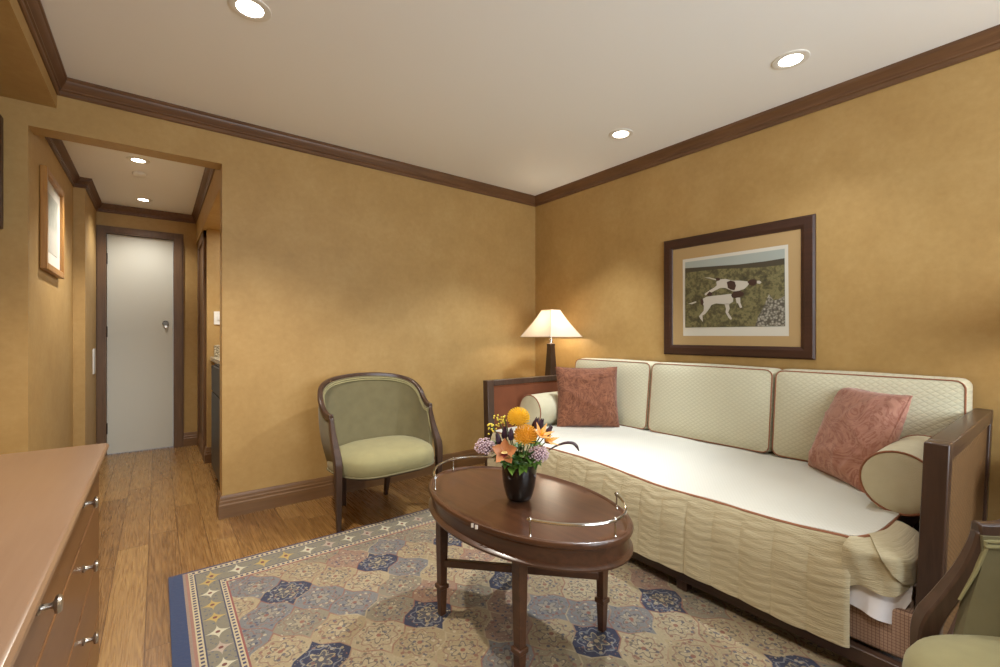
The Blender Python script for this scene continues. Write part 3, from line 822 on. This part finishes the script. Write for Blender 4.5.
# back cushions
def back_cushion(label, y0, y1):
    w = abs(y1-y0)/2-.010; h = .225; d = .085
    t = thing('back_cushion', label, 'cushion', (-.165, (y0+y1)/2, .476), 0, 'quilted back cushions of the daybed')
    tilt = .10/.46
    def sh(x, y, z): return (x+(z)*tilt*.55, y, z)
    def face(sgn):
        def fn(u, v):
            a, b = u*2-1, v*2-1
            rr_ = .035
            y = a*w; z = h+b*h
            puff = .020*((1-a**6)*(1-b**6))
            # rounded corners
            cx = max(abs(y)-(w-rr_), 0); cz = max(abs(z-h)-(h-rr_), 0); l = math.hypot(cx, cz)
            if l > rr_:
                y = math.copysign(w-rr_+cx*rr_/l, y); z = h+math.copysign(h-rr_+cz*rr_/l, z-h)
            return sh(sgn*(d+puff), y, z)
        return fn
    N = 34
    mb = MB(); mb.grid(face(-1), N, N); mb.grid(face(1), N, N, flip=True)
    # boxing strip
    def ring(sgn):
        fn = face(sgn); o = []
        for k_ in range(N-1): o.append(fn(k_/(N-1), 0))
        for k_ in range(N-1): o.append(fn(1, k_/(N-1)))
        for k_ in range(N-1): o.append(fn(1-k_/(N-1), 1))
        for k_ in range(N-1): o.append(fn(0, 1-k_/(N-1)))
        return o
    ra, rb = ring(-1), ring(1); m = len(ra)
    vs = [p for s_ in (0, .25, .5, .75, 1) for p in [tuple(Vector(a_).lerp(Vector(b_), s_)+ (Vector((0, a_[1], a_[2]-h)).normalized()*.012*math.sin(PI*s_))) for a_, b_ in zip(ra, rb)]]
    fs = [(i*m+k_, i*m+(k_+1) % m, (i+1)*m+(k_+1) % m, (i+1)*m+k_) for i in range(4) for k_ in range(m)]
    mb.add(vs, fs); mb.build('cushion_body', M['cush'], t, angle=50)
    for rg in (ra, rb): MB().tube(rg, .0036, 6, closed=True).build('piping', M['pipe'], t)
    return t
back_cushion('quilted back cushion at the left, behind the rust pillow', -.70, -1.405)
back_cushion('middle quilted back cushion below the dog picture', -1.405, -2.175)
back_cushion('quilted back cushion at the right, behind the faded pink pillow', -2.175, -2.917)
# bolsters
def bolster(label, y, z, x0):
    R = .113; x1 = -.3
    t = thing('bolster', label, 'bolster', ((x0+x1)/2, y, z), 0, 'round bolsters at the daybed arms'); Lh = (x1-x0)/2
    prof = [(.0001, -Lh-.012), (.04, -Lh-.011), (.08, -Lh-.007), (R-.006, -Lh-.001), (R, -Lh+.004)]
    prof += [(R+.004*math.sin(PI*k_/8), lerp(-Lh+.006, Lh-.006, k_/8)) for k_ in range(9)]
    prof += [(R, Lh-.004), (R-.006, Lh+.001), (.08, Lh+.007), (.0001, Lh+.012)]
    MB().lathe(prof, 40, axis='x').build('bolster_body', M['bolst'], t)
    for x in (-Lh+.001, Lh-.001):
        MB().tube([(x, R*math.cos(2*PI*k_/40), R*math.sin(2*PI*k_/40)) for k_ in range(40)], .004, 6, closed=True).build('piping', M['pipe'], t)
bolster('round cream bolster lying against the left arm of the daybed', -.82, .468+.113, -.79)
bolster('round cream bolster lying against the right arm of the daybed', -2.795, .466+.113, -.735)
# scatter pillows
def pillow(name, label, w, h, th, c, xax, zax, mat, seed):
    rnd = random.Random(seed); wr = [(rnd.uniform(-1, 1), rnd.uniform(-1, 1), rnd.uniform(0, PI), rnd.uniform(.05, .14)) for _ in range(14)]
    t = thing(name, label, 'pillow', c, 0, 'rust scatter pillows')
    X = Vector(xax).normalized(); Z = Vector(zax); Z = (Z-X*Z.dot(X)).normalized(); Y = X.cross(Z)*-1
    def f(sgn):
        def fn(u, v):
            a, b = math.sin((u-.5)*PI), math.sin((v-.5)*PI)
            ea, eb = 1-.055*(1-b*b)*a*a, 1-.055*(1-a*a)*b*b
            th_ = th*(max(0, (1-a**2)*(1-b**2)))**.42
            e = max(abs(a), abs(b)); gath = .006*math.sin((a*3+b*11 if abs(a) > abs(b) else a*11+b*3)*3)*max(0, e-.45)*min(1, (1-e)*6)
            dz = gath
            for (wx, wy, wa, wl) in wr:
                q = (a-wx)*math.cos(wa)+(b-wy)*math.sin(wa); r_ = -(a-wx)*math.sin(wa)+(b-wy)*math.cos(wa)
                dz += .009*math.exp(-(q/wl)**2*2.2-(r_/.5)**2)*min(1, (1-e)*4)
            p = X*(a*w/2*ea)+Z*(b*h/2*eb)+Y*(sgn*(th_+dz))
            return tuple(p)
        return fn
    mb = MB(); mb.grid(f(1), 44, 44); mb.grid(f(-1), 44, 44, flip=True)
    mb.build('pillow_cover', mat, t, angle=80)
    fn = f(1); N = 40; rg = [fn(k_/N, 0) for k_ in range(N)]+[fn(1, k_/N) for k_ in range(N)]+[fn(1-k_/N, 1) for k_ in range(N)]+[fn(0, 1-k_/N) for k_ in range(N)]
    MB().tube(rg, .004, 6, closed=True).build('seam_cord', mat, t)
    return t
pillow('scatter_pillow', 'square rust damask pillow leaning at the left end of the daybed', .435, .425, .075, (-.466, -1.068, .680), RT, (FW*.16+Vector((0, 0, 1))), M['rust'], 3)
pillow('scatter_pillow', 'faded pinkish rust pillow leaning on the right bolster', .40, .445, .085, (-.362, -2.572, .664), (-.246, -.272, 0), (.148, -.089, .40), M['rust2'], 5)

# ------------------------------------------------------------------ end table and lamp
def end_table(y, label):
    t = thing('end_table', label, 'table', (-.24, y, 0), 0, 'end tables beside the daybed')
    MB().box(-.2, .2, -.2, .2, .60, .625).build('tabletop', M['darkwood_y'], t, bevel=.004)
    MB().box(-.18, .18, -.18, .18, .54, .60).build('apron', M['darkwood_y'], t, bevel=.002)
    for x in (-.17, .17):
        for yy in (-.17, .17): MB().leg([(x, yy, .59), (x, yy, 0.0005)], [.02, .014]).build('leg', M['darkwood'], t)
    return t
e1 = end_table(-.375, 'dark end table in the corner behind the left daybed arm')
e2 = dup(e1, (-.24, -3.28, 0), 0, 'dark end table behind the right daybed arm')
def lamp(x, y, label):
    t = thing('table_lamp', label, 'lamp', (x, y, .6255), 0, 'table lamps beside the daybed')
    b = MB(); S_ = [(.052, 0), (.052, .012), (.046, .018), (.043, .03), (.024, .40), (.026, .408), (.026, .42), (.014, .425)]
    b.bars([[(-w, -w, z), (w, -w, z), (w, w, z), (-w, w, z)] for w, z in S_]); b.build('lamp_base', M['darkwood'], t, bevel=.002)
    MB().lathe([(.014, .425), (.014, .44), (.02, .444), (.02, .456), (.012, .462), (.012, .475), (.017, .478), (.017, .50), (.0001, .50)], 16).build('socket', M['chrome'], t)
    MB().ball((0, 0, .545), .03, 16, (1, 1, 1.4)).build('bulb', M['bulb'], t)
    zb, zt, wb, wt = .480, .705, .185, .056
    s = MB()
    secs = []
    for k_ in range(9):
        v = k_/8; w = lerp(wb, wt, v)-.006*math.sin(PI*v); z = lerp(zb, zt, v)
        secs.append((w, z))
    q = 10
    def ringpt(w, z, u):
        s4 = (u*4) % 4; i = int(s4); f = s4-i
        cs_ = [(-1, -1), (1, -1), (1, 1), (-1, 1)]; a, b_ = cs_[i], cs_[(i+1) % 4]
        return (lerp(a[0], b_[0], f)*w, lerp(a[1], b_[1], f)*w, z)
    for k_ in range(8):
        (w0, z0), (w1, z1) = secs[k_], secs[k_+1]
    s.grid(lambda u, v: ringpt(secs[min(8, round(v*8))][0], secs[min(8, round(v*8))][1], u), 40, 9, cu=True)
    s.build('lamp_shade', M['shade'], t, angle=30)
    for w, z in ((wb, zb), (wt, zt)):
        MB().tube([(-w, -w, z), (w, -w, z), (w, w, z), (-w, w, z)], .0035, 6, closed=True).build('shade_rim', M['shade'], t)
    smat = simple('shade_seam', (206, 186, 150), .8)
    for sx in (-1, 1):
        for sy in (-1, 1): MB().tube([(sx*w, sy*w, z) for w, z in secs], .0025, 6).build('shade_seam', smat, t)
    MB().tube([(-wt, 0, zt-.01), (wt, 0, zt-.01)], .002, 6).build('shade_spider', M['chrome'], t)
    l = bpy.data.lights.new('lamp_glow', 'POINT'); l.energy = 30; l.color = (1, .86, .66); l.shadow_soft_size = .035
    o = bpy.data.objects.new('lamp_glow', l); COL.objects.link(o); o.location = (x, y, .6255+.545)
    return t
l1 = lamp(-.222, -.445, 'table lamp with dark base and cream pyramid shade in the room corner')
l2 = dup(l1, (-.235, -3.30, .6255), 0, 'table lamp with cream shade behind the right daybed arm')
lt = bpy.data.lights.new('lamp_glow', 'POINT'); lt.energy = 16; lt.color = (1, .92, .8); lt.shadow_soft_size = .035
lo = bpy.data.objects.new('lamp_glow', lt); COL.objects.link(lo); lo.location = (-.235, -3.30, .6255+.545)

# ------------------------------------------------------------------ picture of the dogs
t = thing('framed_picture', 'dark framed picture of two dogs on a moor above the daybed', 'picture', (0, -1.847, 1.385))
PYC, PZC = -1.847, 1.385
f = MB(); W_, H_, q = .463, .402, .07
prof = [(0, .002), (0, .014), (.010, .024), (.05, .024), (q-.004, .018), (q, .013), (q, .002)]
def corner(sy, sz): return lambda a, b: (-b, sy*(W_-a), sz*(H_-a))
cyc = [corner(1, -1), corner(-1, -1), corner(-1, 1), corner(1, 1)]
n = len(prof); secs = [[g(a, b) for a, b in prof] for g in cyc]
f.add([p for s_ in secs for p in s_], [(i*n+k_, ((i+1) % 4)*n+k_, ((i+1) % 4)*n+(k_+1) % n, i*n+(k_+1) % n) for i in range(4) for k_ in range(n)])
f.build('frame', M['frame'], t, angle=20)
MB().box(-.012, -.002, -W_+q-.002, W_-q+.002, -H_+q-.002, H_-q+.002).build('mat_board', M['mat'], t, smooth=False)
def PP(pts, lay):
    o = []
    for y, z in pts:
        z = z-.019*((-y-1.545)/.61)+.004
        o.append((-.012-lay*.0008, y-PYC, z-PZC))
    return o
pm = MB()
def play(pts, lay, mi): pm.cur = mi; pm.slab(PP(pts, lay), (-.0008, 0, 0))
play([(-1.528, 1.634), (-2.176, 1.655), (-2.180, 1.130), (-1.532, 1.110)], 0, 0)
play([(-1.546, 1.614), (-2.159, 1.633), (-2.162, 1.185), (-1.549, 1.166)], 1, 1)
play([(-1.5465, 1.573), (-1.771, 1.569), (-1.899, 1.566), (-2.053, 1.570), (-2.1585, 1.578), (-2.1615, 1.186), (-1.5485, 1.167)], 2, 3)
play([(-1.547, 1.542), (-1.771, 1.549), (-1.899, 1.542), (-2.053, 1.536), (-2.158, 1.542), (-2.1612, 1.187), (-1.5483, 1.168)], 3, 2)
play([(-2.0, 1.184), (-2.018, 1.246), (-2.053, 1.311), (-2.075, 1.374), (-2.104, 1.335), (-2.13, 1.343), (-2.158, 1.359), (-2.161, 1.188)], 4, 6)
play([(-1.763, 1.467), (-1.789, 1.481), (-1.821, 1.482), (-1.87, 1.467), (-1.908, 1.465), (-1.955, 1.457), (-1.969, 1.448), (-1.953, 1.427), (-1.936, 1.412), (-1.899, 1.4), (-1.87, 1.4), (-1.821, 1.424), (-1.791, 1.426), (-1.755, 1.411), (-1.719, 1.393), (-1.689, 1.381), (-1.685, 1.392), (-1.719, 1.414), (-1.75, 1.43), (-1.766, 1.444)], 5, 4)
play([(-1.685, 1.5), (-1.719, 1.498), (-1.763, 1.484), (-1.763, 1.476), (-1.719, 1.491)], 5, 4)
play([(-1.831, 1.461), (-1.855, 1.47), (-1.88, 1.46), (-1.887, 1.433), (-1.878, 1.407), (-1.855, 1.411), (-1.837, 1.424)], 6, 5)
play([(-1.758, 1.49), (-1.776, 1.493), (-1.791, 1.484), (-1.781, 1.472), (-1.763, 1.476)], 6, 5)
play([(-1.955, 1.453), (-1.969, 1.466), (-1.991, 1.469), (-2.009, 1.46), (-2.011, 1.444), (-1.991, 1.428), (-1.969, 1.435)], 6, 5)
play([(-2.009, 1.457), (-2.025, 1.457), (-2.036, 1.447), (-2.027, 1.438), (-2.009, 1.442)], 6, 4)
play([(-1.671, 1.358), (-1.698, 1.372), (-1.732, 1.376), (-1.791, 1.38), (-1.858, 1.385), (-1.87, 1.36), (-1.87, 1.336), (-1.843, 1.318), (-1.801, 1.323), (-1.761, 1.327), (-1.732, 1.317), (-1.714, 1.289), (-1.689, 1.259), (-1.671, 1.249), (-1.674, 1.207), (-1.657, 1.228), (-1.648, 1.244), (-1.679, 1.28), (-1.682, 1.311), (-1.671, 1.332)], 7, 4)
play([(-1.816, 1.324), (-1.843, 1.323), (-1.849, 1.292), (-1.839, 1.268), (-1.862, 1.232), (-1.858, 1.221), (-1.843, 1.233), (-1.823, 1.269), (-1.826, 1.293)], 7, 4)
play([(-1.884, 1.361), (-1.913, 1.359), (-1.914, 1.328), (-1.925, 1.298), (-1.912, 1.295), (-1.899, 1.327), (-1.893, 1.322), (-1.889, 1.339)], 7, 4)
play([(-1.572, 1.329), (-1.6, 1.338), (-1.627, 1.345), (-1.629, 1.337), (-1.6, 1.326)], 7, 4)
play([(-1.66, 1.356), (-1.674, 1.359), (-1.68, 1.337), (-1.674, 1.315), (-1.661, 1.324)], 8, 5)
play([(-1.702, 1.387), (-1.719, 1.406), (-1.738, 1.396), (-1.732, 1.378), (-1.708, 1.378)], 8, 5)
play([(-1.858, 1.376), (-1.875, 1.398), (-1.908, 1.402), (-1.935, 1.389), (-1.933, 1.371), (-1.908, 1.362), (-1.884, 1.357), (-1.865, 1.361)], 8, 5)
pm.build('print', [M['paper'], M['sky'], M['moor'], M['hill'], M['dog'], M['brown'], M['rocks']], t, smooth=False)

# ------------------------------------------------------------------ dresser
DXF, DY1, DY0, DZT = -3.024, -1.225, -2.69, .76
t = thing('dresser', 'brown wooden dresser with round metal knobs at the left edge', 'dresser', (-3.275, (DY0+DY1)/2, 0))
dx, dy = -3.275, (DY0+DY1)/2
tp = MB()
TPROF = [(0, DZT), (.006, DZT-.002), (.010, DZT-.007), (.011, DZT-.014), (.007, DZT-.019), (.002, DZT-.022), (0, DZT-.03), (0, DZT-.034)]
x0, x1, y0, y1 = XL+.004-dx, DXF-dx, DY0-dy, DY1-dy
vs = []
for o, z in TPROF: vs += [(x0, y0-o, z), (x1+o, y0-o, z), (x1+o, y1+o, z), (x0, y1+o, z)]
fs = [(3, 2, 1, 0)]
for i in range(len(TPROF)-1): fs += [(i*4+k_, i*4+(k_+1) % 4, (i+1)*4+(k_+1) % 4, (i+1)*4+k_) for k_ in range(4)]
fs.append(tuple((len(TPROF)-1)*4+k_ for k_ in range(4)))
tp.add(vs, fs).build('top', M['drtop'], t, angle=30, bevel=.0015)
xf = DXF-.012-dx
MB().box(x0, xf-.018, y0+.018, y1-.018, .0005, DZT-.034).build('carcass', M['dress'], t, bevel=.003)
rows = [(.60, .722), (.42, .592), (.225, .412), (.06, .217)]
KN = MB().lathe([(.009, 0), (.010, .003), (.006, .006), (.0045, .016), (.006, .02), (.013, .022), (.015, .026), (.012, .030), (.0001, .031)], 20, axis='x')
for z0, z1 in rows:
    dw = MB().box(xf-.018, xf, y0+.022, y1-.022, z0, z1).build('drawer', M['dress'], t, bevel=.003)
    for yy in (-1.655-dy, -2.205-dy):
        kb = MB(); kb.v, kb.f, kb.mi = list(KN.v), list(KN.f), list(KN.mi)
        kb.xf(Matrix.Translation((xf, yy, lerp(z0, z1, .72 if z1 > .7 else .6)))).build('knob', M['nickel'], dw)

# ------------------------------------------------------------------ flowers
PX, PY = -1.795, -1.905
pt = thing('flower_pot', 'round black glazed pot with flowers on the coffee table', 'pot', (PX, PY, TZ+.0005))
MB().lathe([(.0001, .004), (.034, .004), (.040, 0), (.046, .004), (.052, .02), (.060, .05), (.065, .085), (.067, .115), (.067, .138), (.063, .138), (.061, .11), (.0001, .10)], 40).build('pot_body', M['pot'], pt)
MB().lathe([(.0001, .101), (.06, .108)], 24).build('soil', simple('moss', (40, 44, 22), .95), pt)
PC = Vector((PX, PY, TZ))
K = .00382
def fp(px_, py_, dd=0.): return PC+RT*((px_-520.5)*K)+Vector((0, 0, (499-py_)*K))-FW*dd
def basis(d):
    d = Vector(d).normalized(); a = d.cross(Vector((0, 0, 1)));
    a = a.normalized() if a.length > .05 else Vector((1, 0, 0)); return d, a, a.cross(d).normalized()
def petal(mb, base_, d, nrm, Ln, W, curl=.2, n=6, tip=.6):
    d = Vector(d).normalized(); nrm = Vector(nrm); nrm = (nrm-d*nrm.dot(d)).normalized(); s = d.cross(nrm)
    def fn(u, v):
        w = W*math.sin(PI*(.08+.92*u)**tip)*.5 if u < 1 else 0
        p = Vector(base_)+d*(Ln*u)+nrm*(curl*Ln*u*u)+s*(w*(2*v-1))+nrm*(-.25*w*(1-(2*v-1)**2))
        return tuple(p)
    mb.sheet(fn, n, 5, .0009)
def stemto(par, top_, dirn=None):
    b = PC+Vector((0, 0, .105))+(Vector(top_)-PC)*0.12; b.z = TZ+.105
    m_ = (b+Vector(top_))/2; m_.z += .01
    r0 = par.location
    MB().tube([tuple(v-r0) for v in catmull([b, m_, top_], 4)], .0022, 6).build('stem', M['stem'], par)
def flower(name, label, pos, group=None, cat='flower'):
    return thing(name, label, cat, pos, 0, group)
def protea(px_, py_, dd, R, mat, label, d=None):
    p = fp(px_, py_, dd); t = flower('pincushion_flower', label, p, 'pincushion flowers'); d = d or (-FW*.55+Vector((0, 0, 1)))
    D, a, b = basis(d); mb = MB(); N = 150
    for i in range(N):
        ph = i*2.399963; ct = 1-(i+.5)/N*1.25; st = math.sqrt(max(0, 1-ct*ct))
        v = D*ct+(a*math.cos(ph)+b*math.sin(ph))*st
        q0 = v*R*.35; q1 = v*R*.8+D*R*.1; q2 = v*R*1.0+D*R*.28*st
        mb.tube([q0, q1, q2], [.0016, .0014, .0019], 4)
    mb.build('styles', mat, t)
    MB().ball((0, 0, 0), R*.5, 14).build('flower_head', mat, t)
    stemto(t, p)
protea(519.5, 420, .02, .042, M['yel'], 'bright yellow pincushion flower at the top of the arrangement')
protea(526, 436, .045, .044, M['yel2'], 'golden pincushion flower in the middle of the arrangement')
# orchid
p = fp(506, 448, .072); t = flower('orchid', 'bronze orange orchid facing front in the arrangement', p)
D, a, b = basis(-FW+Vector((0, 0, .35))-RT*.15)
pm_ = MB()
for k_ in range(5):
    w = PI/2+k_*2*PI/5; v = a*math.cos(w)+b*math.sin(w)
    petal(pm_, v*.004, v+D*.3, D, .047, .040 if k_ in (1, 4) else .034, .06, n=8, tip=.8)
pm_.build('petals', M['orch'], t)
lp = MB(); petal(lp, D*.006, -b*.8+D*.8, b, .024, .024, .5); petal(lp, D*.006, D+b*.3, b, .018, .016, -.3)
lp.build('lip', M['orchc'], t)
lp = MB(); petal(lp, D*.004, -b*.9+D*.5, b, .030, .026, .3); lp.build('throat', simple('orchid_throat', (120, 44, 40), .5), t)
stemto(t, p)
# lily-like orange flowers
for (px_, py_, dd, tilt, lb) in ((540, 434, .06, .35, 'peach orange lily with open petals at the right of the arrangement'), (546, 441, .03, .8, 'peach orange lily half hidden at the far right of the arrangement')):
    p = fp(px_, py_, dd); t = flower('lily', lb, p, 'peach lilies')
    D, a, b = basis(-FW*.6+RT*tilt+Vector((0, 0, .9))); pm_ = MB()
    for k_ in range(6):
        w = k_*PI/3+.3; v = a*math.cos(w)+b*math.sin(w); petal(pm_, v*.003, v*.55+D*.8, D*-1+v, .052, .019, .25)
    pm_.build('petals', M['oran'], t)
    st_ = MB()
    for k_ in range(5): w = k_*1.25; st_.tube([(0, 0, 0), tuple((D+.25*(a*math.cos(w)+b*math.sin(w)))*.036)], .001, 5)
    st_.build('stamens', M['yel'], t); stemto(t, p)
# lilac clusters
for (px_, py_, dd, R, lb) in ((487, 446, .03, .036, 'pale lilac blossom cluster at the left of the arrangement'), (538, 450, .075, .034, 'lilac blossom cluster at the right above the pot rim')):
    p = fp(px_, py_, dd); t = flower('lilac_cluster', lb, p, 'lilac blossom clusters'); rnd = random.Random(px_); mb = MB()
    for i in range(150):
        ph = i*2.4; ct = 1-(i+.5)/150*1.75; st = math.sqrt(max(0, 1-ct*ct)); v = Vector((math.cos(ph)*st, math.sin(ph)*st, ct*.8))*R*rnd.uniform(.78, 1.18)
        mb.ball(v, rnd.uniform(.0028, .0046), 6, (1, 1, .8))
    mb.build('florets', [M['lil']], t); MB().ball((0, 0, 0), R*.78, 10, (1, 1, .8)).build('flower_core', simple('lilac_core', (120, 92, 98), .9), t); stemto(t, p)
# dark buds
for i, (px_, py_, dd, lx) in enumerate(((500, 438, .05, -.2), (506, 434, .03, .0), (512, 434, .05, .05), (536, 425, .02, .3), (541, 427, .0, .4), (548, 432, .03, .55))):
    p = fp(px_, py_, dd); w = ['leftmost', 'second from the left', 'third from the left', 'third from the right', 'second from the right', 'rightmost'][i]
    t = flower('flower_bud', 'dark purple pointed bud, %s of the six in the arrangement' % w, p, 'dark purple buds')
    D, a, b = basis(Vector((0, 0, 1))+RT*lx-FW*.1); mb = MB()
    for k_ in range(4):
        w = k_*PI/2+.4; v = a*math.cos(w)+b*math.sin(w); petal(mb, v*.006-D*.014, D+v*.1, v*-1, .046, .022, .12)
    mb.build('petals', M['purp'], t); stemto(t, p)
# yellow sprigs
for i, (px_, py_, dd) in enumerate(((493, 425, .02), (499, 418, .0), (505, 416, .01))):
    p = fp(px_, py_, dd); t = flower('flower_sprig', 'thin sprig of tiny yellow blossoms, %s of three at the upper left' % ['leftmost', 'middle', 'rightmost'][i], p, 'yellow blossom sprigs')
    rnd = random.Random(i); mb = MB()
    for k_ in range(13):
        v = Vector((rnd.uniform(-.014, .014), rnd.uniform(-.014, .014), rnd.uniform(-.045, .008))); mb.ball(v, rnd.uniform(.003, .0052), 6)
    mb.build('blossoms', M['sprig'], t); stemto(t, p)
# calla leaf curling to the right
p = fp(552, 445, .03); t = flower('curled_leaf', 'dark curled leaf reaching out to the right of the arrangement', p, cat='leaf')
q = [fp(x, y, .03)-p for x, y in ((549, 449), (556, 445), (565, 442), (572, 442), (576, 445), (578.5, 450))]
MB().tube(catmull([tuple(v) for v in q], 5), [lerp(.0022, .0062, min(1, k_/14))*(1 if k_ < 20 else lerp(1, .25, (k_-20)/5)) for k_ in range(26)], 8).build('blade', M['calla'], t)
# leafy sprigs around the rim
rnd = random.Random(11)
for i in range(30):
    w = 2*PI*i/30+.1; v = RT*math.cos(w)-FW*math.sin(w); R = rnd.uniform(.045, .085); zz = rnd.uniform(.14, .205)
    p = PC+v*R+Vector((0, 0, zz)); t = flower('leaf_sprig', 'glossy green leaf sprig around the pot rim under the flowers', p, 'green leaf sprigs', 'leaf')
    mb = MB()
    for k_ in range(8):
        u = rnd.uniform(-1.1, 1.1); dv = v*rnd.uniform(.4, 1)+Vector((0, 0, rnd.uniform(-.45, .9)))+v.cross(Vector((0, 0, 1)))*u
        petal(mb, (0, 0, 0), dv, Vector((0, 0, 1))+v*.3, rnd.uniform(.03, .045), rnd.uniform(.022, .03), -.3)
    mb.build('leaves', M['leaf'] if i % 3 else M['leaf2'], t); stemto(t, p)

# ------------------------------------------------------------------ view
vs_ = scene.view_settings; vs_.view_transform = 'Standard'; vs_.look = 'None'; vs_.gamma = 1; vs_.use_curve_mapping = False
vs_.exposure = 0.22
